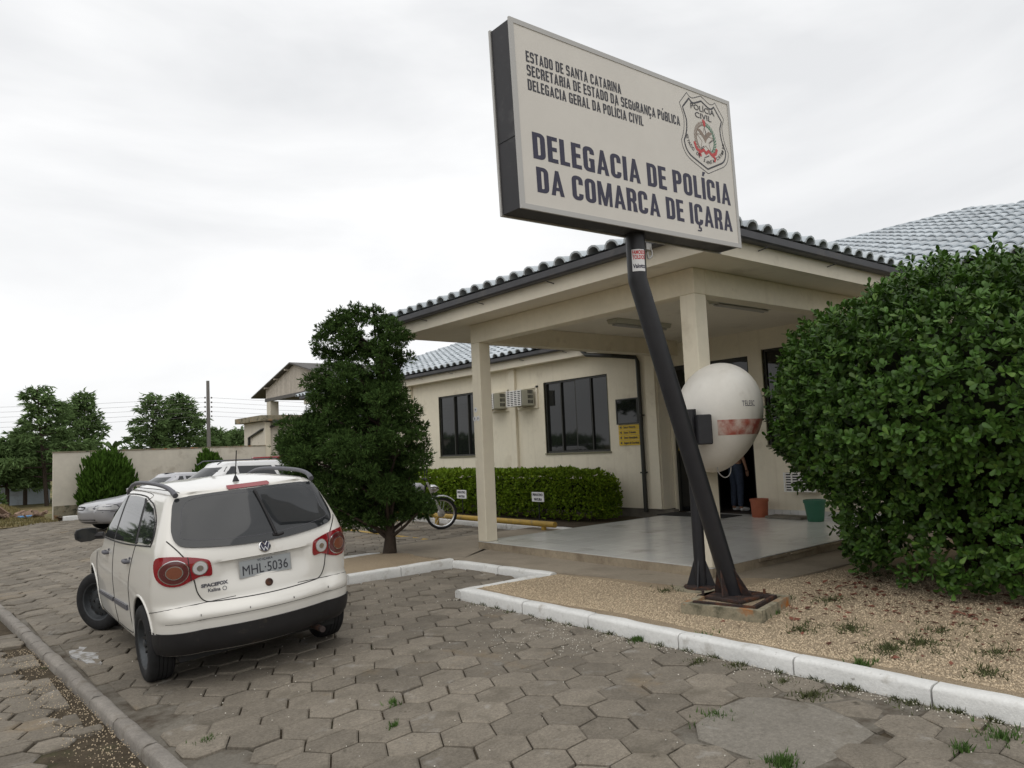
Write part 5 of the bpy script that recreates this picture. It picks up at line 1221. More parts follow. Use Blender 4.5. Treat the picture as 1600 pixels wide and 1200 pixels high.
    if kind == 'wagon' or bar:
        if bar:
            y0 = 1.75+o_
            lb = c.mb(MB().box((-.55, y0-.14, H+.075), (.55, y0+.14, H+.17), bev=.03), 'light_bar', M['lampred'])
            c.mb(MB().box((-.45, y0-.08, H-.03), (-.35, y0+.08, H+.074)), 'bar_foot', M['carplastic'], lb); c.mb(MB().box((.35, y0-.08, H-.03), (.45, y0+.08, H+.074)), 'bar_foot', M['carplastic'], lb)
        else:
            for s_ in (-.55, .55): c.mb(MB().tube([(s_, .7, H-.03), (s_, .8, H+.03), (s_, 2.2, H+.03), (s_, 2.35, H-.06)], .015, 6), 'roof_rail', M['greyplastic'])
    for x, y in ((-.68, .72), (.68, .72), (-.68, yfw), (.68, yfw)): c.wheel(x, y, rr, 0, .17, .17)
    bm.free(); return root
def placed(nosex, nosey, yw, Lc):  # yaw such that forward = (-sin, cos)
    return carM(nosex+math.sin(yw)*Lc, nosey-math.cos(yw)*Lc, 0, yw)
far_car('parked_car', 'silver hatchback with rounded headlights parked nose-out by the boundary wall', placed(3.42, 21.6, R(101), 3.75), M['carsilver'], 1.38, 3.75, 'hatch')
far_car('parked_car', 'white estate car between the near white hatchback and the silver hatchback', placed(3.80, 18.7, R(98), 4.3), M['carwhite2'], 1.62, 4.3, 'wagon')
far_car('police_car', 'white police car with red roof light bar partly behind the conifer', placed(9.75, 23.9, R(174), 4.1), M['carwhite2'], 1.55, 4.1, 'wagon', bar=True)

# ---- motorcycle by the rail
def motorcycle():
    th = R(-28); MW = Matrix.Translation((8.86, 13.46, .0)) @ Matrix.Rotation(th, 4, 'Z')   # local +x forward, origin at front wheel contact
    root = thing('motorcycle', 'silver trail motorcycle behind the conifer, front wheel against the yellow rail', 'motorcycle', (8.4, 13.7, 0))
    def add(mb, nm, m, p=None, sm=40):
        o = bpy.data.objects.new(nm, mb.mesh(nm, m, sm)); o.data.transform(MW); COL.objects.link(o); q = p or root; o.parent = q; o.matrix_parent_inverse = wm(q).inverted(); return o
    RY = Matrix.Rotation(R(90), 4, 'Z')
    for x, r_ in ((0, .335), (-1.34, .315)):
        Mw = Matrix.Translation((x, 0, r_)) @ RY; a = r_-.075
        t = add(MB().lathe([(a+.02, -.035), (r_-.02, -.045), (r_, -.022), (r_, .022), (r_-.02, .045), (a+.02, .035)], 40, axis='x', M_=Mw, closed=True), 'wheel', M['rubber'])
        add(MB().lathe([(a-.004, -.030), (a+.022, -.034), (a+.022, .034), (a-.004, .030)], 36, axis='x', M_=Mw, closed=True), 'rim', M['chrome'], t)
        sp = MB()
        for k in range(24): an = k*math.pi/12; an2 = an+(.35 if k % 2 else -.35); sp.tube([Mw @ Vector((.03*(-1)**(k//2), .05*math.cos(an2), .05*math.sin(an2))), Mw @ Vector((0, a*math.cos(an), a*math.sin(an)))], .0028, 4, caps=False)
        add(sp, 'spokes', M['chrome'], t); add(MB().lathe([(.03, -.07), (.075, -.04), (.08, .04), (.03, .07)], 20, axis='x', M_=Mw), 'hub', M['signtrim'], t)
    fk = MB()
    for s_ in (-.085, .085): fk.tube([(0, s_, .335), (-.16, s_, .70), (-.28, s_*.9, 1.0)], [.026, .024, .02], 8)
    add(fk, 'fork', M['signtrim'])
    fen = MB(); V = []; 
    for k in range(9):
        a = R(40+k*14); 
        for dy, dr in ((-.06, -.012), (0, .012), (.06, -.012)): V.append(((.375+dr)*math.cos(a), dy, .335+(.375+dr)*math.sin(a)))
    fen.add(V, [(k*3+j, k*3+j+1, k*3+4+j, k*3+3+j) for k in range(8) for j in range(2)]); add(fen, 'front_fender', M['bikepaint'])
    add(MB().lathe([(.09, -.07), (.085, .02), (.03, .10)], 20, axis='x', M_=Matrix.Translation((-.14, 0, .86))), 'headlight', M['chrome'])
    add(MB().tube([(-.36, -.38, 1.06), (-.30, -.25, 1.08), (-.28, 0, 1.03), (-.30, .25, 1.08), (-.36, .38, 1.06)], .013, 8), 'handlebar', M['carplastic'])
    for s_ in (-1, 1):
        m_ = add(MB().tube([(-.31, s_*.26, 1.08), (-.30, s_*.30, 1.20)], .006, 6), 'mirror', M['carplastic']); add(MB().lathe([(.05, -.01), (.05, .01)], 14, axis='x', M_=Matrix.Translation((-.30, s_*.32, 1.24))), 'mirror_glass', M['carplastic'], m_)
    tk = MB(); V = []; pr = [(-.34, .05, .80, .93), (-.42, .12, .74, 1.0), (-.60, .15, .72, 1.01), (-.80, .10, .74, .93), (-.88, .06, .76, .88)]
    for x, w, z0, z1 in pr:
        for k in range(10): a = 2*math.pi*k/10; V.append((x, w*math.cos(a), (z0+z1)/2+(z1-z0)/2*math.sin(a)))
    tk.add(V, [(j*10+k, j*10+(k+1) % 10, (j+1)*10+(k+1) % 10, (j+1)*10+k) for j in range(4) for k in range(10)]+[tuple(range(10)), tuple(range(40, 50))[::-1]]); add(tk, 'fuel_tank', M['bikepaint'])
    add(MB().box((-1.50, -.10, .78), (-.84, .10, .87), bev=.03), 'seat', M['carplastic']); add(MB().box((-1.75, -.09, .70), (-1.40, .09, .77), bev=.02), 'rear_fender', M['bikepaint'])
    fr_ = MB()
    for p in ([(-.30, 0, .95), (-.45, 0, .45), (-.75, 0, .35), (-1.0, 0, .5), (-.9, 0, .78), (-.34, 0, .88)], [(-1.0, .09, .5), (-1.34, .09, .315)], [(-1.0, -.09, .5), (-1.34, -.09, .315)], [(-.9, .08, .76), (-1.6, .08, .74)]): fr_.tube(p, .018, 8)
    add(fr_, 'frame', M['carplastic']); add(MB().box((-.86, -.13, .30), (-.48, .13, .60), bev=.04), 'engine', M['steel'])
    add(MB().tube([(-.5, -.1, .5), (-.42, -.14, .34), (-.8, -.15, .27), (-1.5, -.16, .40)], [.02, .02, .03, .04], 8), 'exhaust', M['chrome']); add(MB().tube([(-.8, .12, .32), (-.85, .26, .01)], .01, 6), 'side_stand', M['carplastic'])
motorcycle()

# ================================================================ VEGETATION
def rand_dirs(n):
    v = rng.normal(size=(n, 3)); return v/np.linalg.norm(v, axis=1, keepdims=True)
def frames(nrm, spin=None):
    n = nrm/np.linalg.norm(nrm, axis=1, keepdims=True); a = rand_dirs(len(n)); t = np.cross(n, a); t /= np.linalg.norm(t, axis=1, keepdims=True); return t, np.cross(n, t), n
def place_cards(P_, T_, B_, Nn, shape, faces, size):
    """shape: (k,3) local coords (along T, along B, along N)"""
    s = size[:, None, None]; V = P_[:, None, :]+s*(shape[None, :, 0:1]*T_[:, None, :]+shape[None, :, 1:2]*B_[:, None, :]+shape[None, :, 2:3]*Nn[:, None, :])
    k = len(shape); F = faces[None]+(np.arange(len(P_))*k)[:, None, None]; return V.reshape(-1, 3), F.reshape(-1, faces.shape[1])
def noise3(P_, f, seed=0):
    r = np.random.default_rng(seed); o = np.zeros(len(P_))
    for k in range(5):
        d = r.normal(size=3)*f*(1+.5*k); o += np.sin(P_@d+r.uniform(0, 6))/(1+.3*k)
    return o/2.5
leaf_shape = np.array([(0, 0, 0), (.35, .16, .03), (.75, .27, .05), (1.0, .12, .03), (1.0, -.12, .03), (.75, -.27, .05), (.35, -.16, .03), (.6, 0, -.03)])
leaf_faces = np.array([(0, 7, 1), (1, 7, 2), (2, 7, 3), (3, 7, 4), (4, 7, 5), (5, 7, 6), (6, 7, 0)])
# ---- big round-leaved bush
BC = np.array([8.85, 2.95, 1.62]); BR = np.array([2.02, 2.02, 1.74])
prof_b = [(.08, 1.44), (.4, 1.44), (.74, 1.50), (1.03, 1.66), (1.25, 1.88), (1.55, 2.12), (2.1, 2.16), (2.55, 1.95), (2.9, 1.58), (3.15, 1.10), (3.30, .55), (3.36, .05)]
def bush_surface(n):
    zz = np.array([p[0] for p in prof_b]); rr = np.array([p[1] for p in prof_b]); seg = np.hypot(np.diff(zz), np.diff(rr))*(rr[1:]+rr[:-1]); c = np.r_[0, np.cumsum(seg)]/seg.sum()
    u = rng.uniform(0, 1, n); z = np.interp(u, c, zz); r_ = np.interp(u, c, rr); a = rng.uniform(0, 2*math.pi, n)
    dz = np.interp(u+.01, c, zz)-np.interp(u-.01, c, zz); dr = np.interp(u+.01, c, rr)-np.interp(u-.01, c, rr); Nn = np.c_[np.cos(a)*dz, np.sin(a)*dz, -dr]; Nn /= np.linalg.norm(Nn, axis=1, keepdims=True)+1e-9
    P0 = np.c_[np.cos(a)*r_, np.sin(a)*r_, z-1.6]; nz = .11*noise3(P0, 1.5, 3)+.06*noise3(P0, 3.6, 5)+.03*noise3(P0, 8, 6)
    return np.array([BC[0], BC[1], 1.6])+P0+Nn*nz[:, None], Nn
root = thing('round_bush', 'huge clipped bush with thick round glossy leaves in the gravel bed right of the porch', 'bush', (8.95, 2.95, .07))
n = 9200; Ps, Ns = bush_surface(n); depth = rng.uniform(0, 1, n)**1.6*.30
keep = (Ps[:, 2] > .16); Ps, Ns, depth = Ps[keep], Ns[keep], depth[keep]
up3 = np.array([0, 0, 1.]); ax = Ns*.75+up3*.45+rand_dirs(len(Ns))*.40; ax /= np.linalg.norm(ax, axis=1, keepdims=True)
Pc = Ps-Ns*depth[:, None]; LP, LT, LB, LN, LS = [], [], [], [], []
for k in range(8):
    t, b_, n_ = frames(ax); a = k*2.4+rng.uniform(-.3, .3, len(ax)); el = rng.uniform(.15, 1.15, len(ax))+(.3 if k > 5 else 0)
    # common frame per rosette: rotate around the axis
    if k == 0: T0, B0 = t, b_
    rad = T0*np.cos(a)[:, None]+B0*np.sin(a)[:, None]
    dirv = rad*np.cos(el)[:, None]+ax*np.sin(el)[:, None]; side = np.cross(ax, rad); nn = np.cross(dirv, side)
    LP.append(Pc+ax*rng.uniform(-.03, .03, (len(ax), 1))); LT.append(dirv); LB.append(side); LN.append(-nn); LS.append(rng.uniform(.042, .090, len(ax)))
# sprigs standing out of the outline
ns = 420; Pq, Nq = bush_surface(ns*2); kq = (Pq[:, 2] > .4); Pq, Nq = Pq[kq][:ns], Nq[kq][:ns]; axq = Nq*.8+up3*.5+rand_dirs(len(Nq))*.4; axq /= np.linalg.norm(axq, axis=1, keepdims=True); lenq = rng.uniform(.05, .17, len(Nq))
spr = []
for k in range(9):
    t, b_, n_ = frames(axq)
    if k == 0: T1, B1 = t, b_
    a = k*2.4+rng.uniform(-.3, .3, len(axq)); el = rng.uniform(.3, 1.1, len(axq)); rad = T1*np.cos(a)[:, None]+B1*np.sin(a)[:, None]; dirv = rad*np.cos(el)[:, None]+axq*np.sin(el)[:, None]; side = np.cross(axq, rad)
    spr.append((Pq+axq*(lenq*(k+1)/9)[:, None], dirv, side, -np.cross(dirv, side), rng.uniform(.055, .09, len(axq))))
sprig = [np.concatenate([q[i] for q in spr]) for i in range(5)]
LP, LT, LB, LN, LS = map(np.concatenate, (LP, LT, LB, LN, LS))
camv = np.array([0, 0, CAMZ]); dist = np.linalg.norm(LP-camv, axis=1)
facing = np.einsum('ij,ij->i', np.tile(Ns, (8, 1)), (camv-LP)/dist[:, None]); score = dist+np.tile(depth, 8)*8-facing*.5
order = np.argsort(score); vis = [i for i in order[:4000] if inframe(LP[i], 0) and depth[i % len(depth)] < .05][:290]
visset = np.zeros(len(LP), bool); visset[vis] = True
crown = bpy.data.objects.new('crown', None); link(crown, root); 
lme = bpy.data.meshes.new('leaf'); lme.from_pydata(leaf_shape.tolist(), [], leaf_faces.tolist()); lme.materials.append(M['leafbig']); smooth_mesh(lme)
for i in vis:
    o = bpy.data.objects.new('leaf', lme); link(o, root); s_ = LS[i]
    mw = Matrix(((LT[i][0]*s_, LB[i][0]*s_, LN[i][0]*s_, LP[i][0]), (LT[i][1]*s_, LB[i][1]*s_, LN[i][1]*s_, LP[i][1]), (LT[i][2]*s_, LB[i][2]*s_, LN[i][2]*s_, LP[i][2]), (0, 0, 0, 1)))
    o.matrix_local = wm(root).inverted() @ mw
bpy.data.objects.remove(crown)
V, F = place_cards(LP[~visset], LT[~visset], LB[~visset], LN[~visset], leaf_shape, leaf_faces, LS[~visset])
o = np_mesh('foliage', V, F, M['leafbig'], root); o['kind'] = 'stuff'; smooth_mesh(o.data)
V, F = place_cards(*sprig[:4], leaf_shape, leaf_faces, sprig[4]); o = np_mesh('outer_sprigs', V, F, M['leafbig'], root); o['kind'] = 'stuff'; smooth_mesh(o.data)
# inner leaves, darker only because they are shaded
n = 5200; Pi, Ni = bush_surface(n); Pi = BC+(Pi-BC)*rng.uniform(.70, .90, (n, 1)); Pi = Pi[Pi[:, 2] > .12]; t, b_, n_ = frames(rand_dirs(len(Pi)))
V, F = place_cards(Pi, t, b_, n_, leaf_shape, leaf_faces, rng.uniform(.09, .14, len(Pi))); o = np_mesh('inner_foliage', V, F, M['leafbig'], root); o['kind'] = 'stuff'
st_mb = MB()
for k in range(26):
    a = rng.uniform(0, 6.28); r_ = rng.uniform(.2, 1.5); z = rng.uniform(.8, 2.8); p = (BC[0]+r_*math.cos(a), BC[1]+r_*math.sin(a), z)
    st_mb.tube([(BC[0]+.3*math.cos(a), BC[1]+.3*math.sin(a), .02), ((BC[0]*2+p[0]*1.2-BC[0]*.2)/3, (BC[1]*2+p[1]*1.2-BC[1]*.2)/3, z*.5), p], [.035, .025, .008], 5)
o = st_mb.build('stems', M['bark'], root); o['kind'] = 'stuff'
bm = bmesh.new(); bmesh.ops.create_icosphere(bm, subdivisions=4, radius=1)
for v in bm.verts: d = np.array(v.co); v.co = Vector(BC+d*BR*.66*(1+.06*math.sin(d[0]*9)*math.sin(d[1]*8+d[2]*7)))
me = bpy.data.meshes.new('dark_core'); bm.to_mesh(me); bm.free(); me.materials.append(M['core']); o = link(bpy.data.objects.new('dark_core', me), root); o['kind'] = 'stuff'  # solid dark filler standing in for the bush's shaded inside

# ---- tuft helper for conifers, hedges and far trees
def lobes_tufts(lobes, per, size, aniso=1., shell=.75):
    """lobes: (x,y,z,rx,rz); returns positions and outward directions"""
    P_, D_ = [], []
    for (x, y, z, rx, rz) in lobes:
        n = int(per*rx*rz); d = rand_dirs(n); r_ = rng.uniform(shell, 1.03, n)**.8; b = 1+.30*noise3(d*2.2+x*7, 1.6, int(abs(x*97+z*31)) % 1000)
        P_.append(np.array([x, y, z])+d*np.array([rx, rx, rz])*(r_*b)[:, None]); D_.append(d)
    return np.concatenate(P_), np.concatenate(D_)
tri_sh = np.array([(0, -.11, 0), (0, .11, 0), (.55, .16, .05), (1.0, .0, .1), (.55, -.16, .05)]); tri_f = np.array([(0, 1, 2), (0, 2, 4), (4, 2, 3)])
def tuft_mesh(name, P_, axes, m, parent, size, per=4, spread=.7, shape=tri_sh, faces=tri_f):
    Vs, Fs = [], []; off = 0
    for k in range(per):
        d = axes+rand_dirs(len(axes))*spread; t = d/np.linalg.norm(d, axis=1, keepdims=True); a = rand_dirs(len(t)); b_ = np.cross(t, a); b_ /= np.linalg.norm(b_, axis=1, keepdims=True); n_ = np.cross(t, b_)
        V, F = place_cards(P_, t, b_, n_, shape, faces, rng.uniform(size*.6, size*1.3, len(P_))); Vs.append(V); Fs.append(F+off); off += len(V)
    o = np_mesh(name, np.concatenate(Vs), np.concatenate(Fs), m, parent); return o
# conifer in the kerbed bed: clumps seen in the photograph, given depth round the trunk
CT = Vector((5.95, 10.55, .07))
root = thing('conifer_tree', 'dark dense conifer with clumped crown in the kerbed bed before the porch', 'tree', CT)
def at_depth(px, py, dep):
    d = FW+RT*((px-800)/FPX)-UP*((py-600)/FPX); return Vector((0, 0, CAMZ))+d*dep
OUT = [(564, 458), (548, 474), (522, 486), (505, 502), (497, 530), (493, 549), (516, 563), (490, 586), (478, 604), (491, 637), (462, 648), (444, 660), (437, 690), (441, 735), (472, 761), (499, 799), (536, 828), (581, 824), (615, 822), (675, 802), (679, 772), (645, 750), (665, 727), (670, 690), (662, 652), (641, 630), (641, 600), (622, 576), (643, 555), (640, 521), (612, 497), (583, 472)]
D0 = (CT-Vector((0, 0, CAMZ))).dot(FW); lob = []; placed_ = []
tries = 0
while len(placed_) < 330 and tries < 60000:
    tries += 1; x, y = rng.uniform(430, 685), rng.uniform(458, 832); r_ = rng.uniform(9, 25)*(.72 if y < 590 else 1)
    if not inpoly(x, y, OUT): continue
    edge = min(math.hypot(x-a, y-b) for (a, b) in [((1-t)*OUT[k][0]+t*OUT[(k+1) % len(OUT)][0], (1-t)*OUT[k][1]+t*OUT[(k+1) % len(OUT)][1]) for k in range(len(OUT)) for t in (0, .25, .5, .75)])
    if edge < r_*(.25 if y < 600 else .5): continue
    if y < 600 and math.sin(x*.11+1)+math.sin(y*.13+x*.05) > .7: continue
    if any(math.hypot(x-a, y-b) < .29*(r_+c) for a, b, c in placed_): continue
    placed_.append((x, y, r_)); wd = min(1, edge/60)
    dd = D0+rng.uniform(-1, 1)*(.25+.65*wd)*min(1, .4+(y-470)/220); p = at_depth(x, y, dd); rr = r_*dd/FPX; lob.append((p.x, p.y, p.z, rr*1.08, rr*.62))
P_, D_ = lobes_tufts(lob, 8600, .05, shell=.35); keepm = P_[:, 2] > .30; P_, D_ = P_[keepm], D_[keepm]
o = tuft_mesh('crown', P_, D_*.9+np.array([0, 0, .25]), M['conifer'], root, .060, 5, .7, np.array([(0, -.05, 0), (0, .05, 0), (.5, .10, .04), (1.0, .0, .1), (.5, -.10, .04)]), tri_f); 
# light sub-clump structure: small side sprays
P2, D2 = lobes_tufts([(p[0]+rng.uniform(-.05, .05), p[1]+rng.uniform(-.05, .05), p[2], p[3]*.55, p[4]*.55) for p in lob], 1500, .05, shell=.2)
tk = MB(); tk.tube([CT+Vector((0, 0, -.05)), CT+Vector((.02, 0, .25)), CT+Vector((-.03, .03, .9)), CT+Vector((-.05, .05, 2.2)), CT+Vector((-.1, .1, 3.7))], [.12, .085, .075, .05, .015], 10)
tk.build('trunk', M['bark'], root, smooth=60)
for k, l_ in enumerate(lob[::4]):
    z0 = max(.3, min(3.3, l_[2]-.5)); MB().tube([CT+Vector((0, .02, z0-.07)), ((CT.x+l_[0])/2, (CT.y+l_[1])/2, (z0+l_[2])/2-.02), (l_[0], l_[1], l_[2])], [.035, .022, .008], 5).build('limb', M['bark'], root)
# ---- hedge
root = thing('hedge', 'long clipped light green hedge along the station wall behind the yellow rail', 'hedge', (11, 14, .08))
def hedge_pts(n, x0, x1, y0, y1, z0, z1):
    a = rng.uniform(0, 1, (n, 3)); P_ = np.c_[x0+(x1-x0)*a[:, 0], y0+(y1-y0)*a[:, 1], z0+(z1-z0)*a[:, 2]]; D_ = np.zeros_like(P_)
    f = rng.integers(0, 10, n); j = rng.uniform(0, .12, n)
    s0 = f < 5; P_[s0, 0] = x0+j[s0]; D_[s0, 0] = -1
    s1 = (f >= 5) & (f < 9); P_[s1, 2] = z1-j[s1]; D_[s1, 2] = 1
    s2 = f == 9; P_[s2, 1] = y0+j[s2]*2; D_[s2, 1] = -1
    nz = noise3(P_, 3.1, 11)*.05+noise3(P_, 8, 12)*.03; P_ += D_*nz[:, None]
    # rounded end and shoulders
    e = np.clip((y0+.7-P_[:, 1])/.7, 0, 1); P_[:, 0] += (x1-x0)*.42*e**2*(P_[:, 0] < (x0+x1)/2); P_[:, 2] -= .30*e**2*(P_[:, 2] > .6)
    low = np.clip((.45-P_[:, 2])/.4, 0, 1); P_[:, 0] += .16*low*s0; kk = rng.random(n) > low*.75; return P_[kk], D_[kk]
P_, D_ = hedge_pts(17000, 10.55, 11.65, 10.85, 20.5, .12, 1.12)
hl = np.array([(0, -.05, 0), (.4, -.3, .06), (.4, .3, .06), (1, 0, 0)]); hf = np.array([(0, 1, 2), (2, 1, 3)])
tuft_mesh('foliage', P_, D_*.8+np.array([0, 0, .4]), M['leafhedge'], root, .062, 4, 1.0, hl, hf)['kind'] = 'stuff'
MB().box((10.78, 11.3, .3), (11.45, 20.4, .92), bev=.05).build('dark_core', M['core'], root)  # filler block, its dark colour stands in for shade within the hedge
sm = MB()
for k in range(70): y = 11.1+k*.135; sm.tube([(11+rng.uniform(-.25, .25), y, .05), (10.9+rng.uniform(-.3, .2), y+rng.uniform(-.1, .1), .5)], .012, 5)
sm.build('stems', M['bark'], root)['kind'] = 'stuff'

# ---- shrubs by the boundary wall
def shrub(x, y, r_, h, label):
    root = thing('round_shrub', label, 'shrub', (x, y, .09), 'round shrubs along the boundary wall')
    P_, D_ = lobes_tufts([(x, y, .12+h*.52, r_, h*.5), (x+.15*r_, y-.1, .1+h*.6, r_*.85, h*.43), (x-.2*r_, y, .1+h*.4, r_*.85, h*.4)], 3600, .1)
    k_ = P_[:, 2] > .12; tuft_mesh('foliage', P_[k_], D_[k_]*.35+np.array([0, 0, 1.]), M['bushcone'], root, .16, 3, .35)
    MB().tube([(x, y, .02), (x, y, h*.8)], [.06, .02], 6).build('stem', M['bark'], root)
    MB().lathe([(r_*.5, h*.2), (r_*.7, h*.5), (r_*.4, h*.85)], 14, M_=Matrix.Translation((x, y, 0))).build('dark_core', M['core'], root)  # filler body, coloured dark for the shade within the shrub
shrub(5.12, 27.6, .72, 1.82, 'round bright green shrub left of the two against the boundary wall')
shrub(8.42, 27.6, .52, 1.66, 'round green shrub behind the parked cars, only its top showing over their roofs')

# ---- far feathery trees
def feathery(x, y, h, w, label, lean=0, dens=1., z0=0, seed=1):
    root = thing('feathery_tree', label, 'tree', (x, y, -.3), 'feathery trees beyond the boundary wall'); r = np.random.default_rng(seed)
    nb = int(34+16*r.random()); Ps_, Ds_, br = [], [], []; bare = .12+.1*r.random(); asym = r.uniform(0, 6.28); up_b = r.uniform(.15, .55)
    for k in range(nb):
        t = ((k+.5)/nb)**.85; t = bare+(1-bare)*t; z0_ = h*t; a = k*2.4+r.random(); ln = (w*.92*(1-t)**.85*(.45+.95*r.random())+.22)*(1+.22*math.cos(a-asym)); m_ = int(26*dens*ln+9)
        u = r.uniform(.12, 1, m_)**.8; rad = ln*u; zb = z0_+up_b*rad-.16*rad**2*(.6+.4*r.random()); sp_ = .10+.16*u*(1-u)*3
        Q = np.c_[x+lean*t+rad*math.cos(a), y+rad*math.sin(a), zb]+r.normal(size=(m_, 3))*np.c_[sp_, sp_, sp_*.55]; Ps_.append(Q)
        Ds_.append(np.c_[np.full(m_, math.cos(a)), np.full(m_, math.sin(a)), np.full(m_, .25)-.5*u]); br.append((x+lean*t, y, z0_, x+lean*t+ln*.8*math.cos(a), y+ln*.8*math.sin(a), z0_+up_b*ln*.8-.1*ln*ln))
    P_ = np.concatenate(Ps_); D_ = np.concatenate(Ds_); sh = np.array([(0, -.05, 0), (0, .05, 0), (.5, .11, .04), (1, 0, -.22), (.5, -.11, .04)])
    tuft_mesh('crown', P_, D_, M['casua'], root, .33, 5, .7, sh, tri_f)
    MB().tube([(x, y, -.3), (x+lean*.3, y, h*.3), (x+lean*.7, y, h*.7), (x+lean, y, h)], [.11, .09, .06, .02], 8).build('trunk', M['bark'], root, smooth=60)
    for b in br[::1]: MB().tube([b[:3], b[3:]], [.05, .015], 5).build('limb', M['bark'], root)
def gx(px, Y, z=1.65):  # x of the view line at pixel column px, level z, distance Y
    d = FW+RT*((px-800)/FPX)-UP*((720-600)/FPX); return d.x/d.y*Y
for (px, Y, h, w, lab, ln, ds, sd_) in [
    (74, 46, 5.8, 2.6, 'tallest feathery tree far left, left of the wall end', -.5, 1, 3), (132, 50, 5.9, 2.5, 'feathery tree rising just behind the left end of the wall', 0, 1, 5),
    (12, 47, 3.1, 1.7, 'small dark tree at the left edge of the photo', 0, 1.2, 7), (40, 49, 3.6, 1.9, 'low feathery tree between the small dark one and the tallest', 0, 1.1, 8), (100, 54, 3.7, 2.2, 'low feathery tree filling the gap behind the tallest', 0, .9, 9),
    (240, 52, 6.0, 2.7, 'left of the twin-topped feathery trees left of the utility pole', 0, 1.1, 11), (282, 53, 6.1, 2.9, 'right of the twin-topped feathery trees left of the utility pole', 0, 1.1, 13),
    (336, 56, 3.9, 1.8, 'feathery tree at the foot of the utility pole', 0, 1, 17), (375, 58, 3.9, 1.9, 'rounded tree between the utility pole and the annex', 0, 1.1, 19), (356, 64, 3.9, 2.0, 'low tree right of the utility pole, behind the others', 0, 1, 23)]:
    feathery(gx(px, Y), Y, h, w, lab, ln, ds, seed=sd_)
for (x, y, h, w, lab, sd_) in [(-3.4, 23, 9.5, 3.2, 'tall tree far up the street, seen only reflected in the car windows', 31), (-9, 9, 7, 2.8, 'tree across the street near the viewer, seen only reflected', 37)]:
    feathery(x, y, h, w, lab, 0, 1.6, seed=sd_)
# palm top over the wall
px_ = gx(176, 55); root = thing('palm_tree', 'palm whose fronds just show over the boundary wall', 'palm', (px_, 55, -.3))
MB().tube([(px_, 55, -.3), (px_, 55, 2.7)], [.18, .12], 8).build('trunk', M['bark'], root)
for k in range(13):
    a = k*2.4; mb = MB(); V = []
    for j in range(6): t = j/5; r_ = 1.5*t; z = 2.7+.75*math.sin(t*2.6)-.35*t; V += [(px_+r_*math.cos(a)+.1*math.sin(a)*(1-t), 55+r_*math.sin(a)-.1*math.cos(a)*(1-t), z), (px_+r_*math.cos(a)-.1*math.sin(a)*(1-t), 55+r_*math.sin(a)+.1*math.cos(a)*(1-t), z-.12)]
    mb.add(V, [(2*j, 2*j+1, 2*j+3, 2*j+2) for j in range(5)]).build('frond', M['casua'], root)
# distant woods on the horizon
n = 5000; X = rng.uniform(-160, 60, n); Y = 190+rng.uniform(-12, 12, n); Z = rng.uniform(-.3, 1, n)**1*(3.2+1.5*np.sin(X*.11)+1.1*np.sin(X*.29)); P_ = np.c_[X, Y, Z]
tag(tuft_mesh('distant_woods', P_, np.tile([0, 0, 1.], (n, 1)), M['casua'], None, 2.2, 3, 1.2), 'dark line of woods far away on the left horizon', 'woods', kind='stuff')
# weeds, grass and litter
def scatter(name, n, fn, shape, faces, size, m, upb=1., spread=.6, per=3):
    P_ = np.array([fn() for _ in range(n)]); o = tuft_mesh(name, P_, np.tile([0, 0, upb], (n, 1)), m, None, size, per, spread, shape, faces); return o
blade = np.array([(0, -.08, 0), (0, .08, 0), (.5, .06, .05), (1, 0, .18), (.5, -.06, .05)])
def gauss_spots(spots, zf=None):
    w = np.array([s[3] for s in spots], float); w /= w.sum()
    def f():
        s = spots[rng.choice(len(spots), p=w)]; a = rng.uniform(0, 6.28); r_ = abs(rng.normal())*s[2]; x, y = s[0]+r_*math.cos(a)*1.2, s[1]+r_*math.sin(a)*.8
        return (x, y, (gh(x)-.02 if x < 4.95 else bedz(x, y)-.005) if zf is None else zf)
    return f
G_ = lambda x, y, z=0.: tuple((Vector((0, 0, CAMZ))+(lambda d: d*((z-CAMZ)/d.z))(FW+RT*((x-800)/FPX)-UP*((y-600)/FPX)))[:2])
sp = lambda px, py, r_, w, z=0.: (*G_(px, py, z), r_, w)
tag(scatter('grass_tufts', 700, gauss_spots([sp(1220, 1192, .05, 4), sp(996, 1000, .035, 2.2), sp(1122, 1120, .08, 1.5), sp(1505, 1172, .05, 1), sp(1565, 1150, .10, 1.5), sp(614, 1088, .03, .7), sp(614, 1122, .03, .7), sp(325, 1130, .04, .8), sp(405, 1190, .05, .8), sp(1350, 1040, .07, 1.2, .07), sp(1200, 965, .08, 2, .07), sp(1100, 995, .1, .7, .07)]), blade, tri_f, .05, M['grass'], 1, .5, 3), 'green grass tufts growing in the paver joints and gravel', 'grass', kind='stuff')
tag(scatter('weeds', 2600, gauss_spots([sp(1390, 1015, .14, 3, .07), sp(1440, 1005, .14, 2.5, .07), sp(1330, 985, .13, 2, .07), sp(1250, 985, .12, 1.5, .07), sp(1560, 1020, .14, 1.5, .07), sp(1540, 1055, .1, 1.5, .07), sp(1370, 900, .2, 1.5, .07), sp(1470, 985, .25, 2, .07), sp(1300, 940, .15, 1.5, .07), sp(1225, 940, .1, 1, .07), sp(1040, 925, .1, 1, .07), sp(1225, 1065, .06, 1.5), sp(1330, 1075, .07, 2.2), sp(1270, 1085, .08, 2), sp(1430, 1095, .07, 1.6), sp(1150, 1040, .05, 1.5), sp(1090, 1033, .05, 1.5), sp(1560, 1120, .06, 1.5), sp(1500, 1110, .05, 1)]+[(4.82, 1.2+.27*k, .05, .45) for k in range(21)]), blade, tri_f, .045, M['weed'], .7, .9, 3), 'low dark weeds creeping over the gravel and kerb joint', 'weeds', kind='stuff')
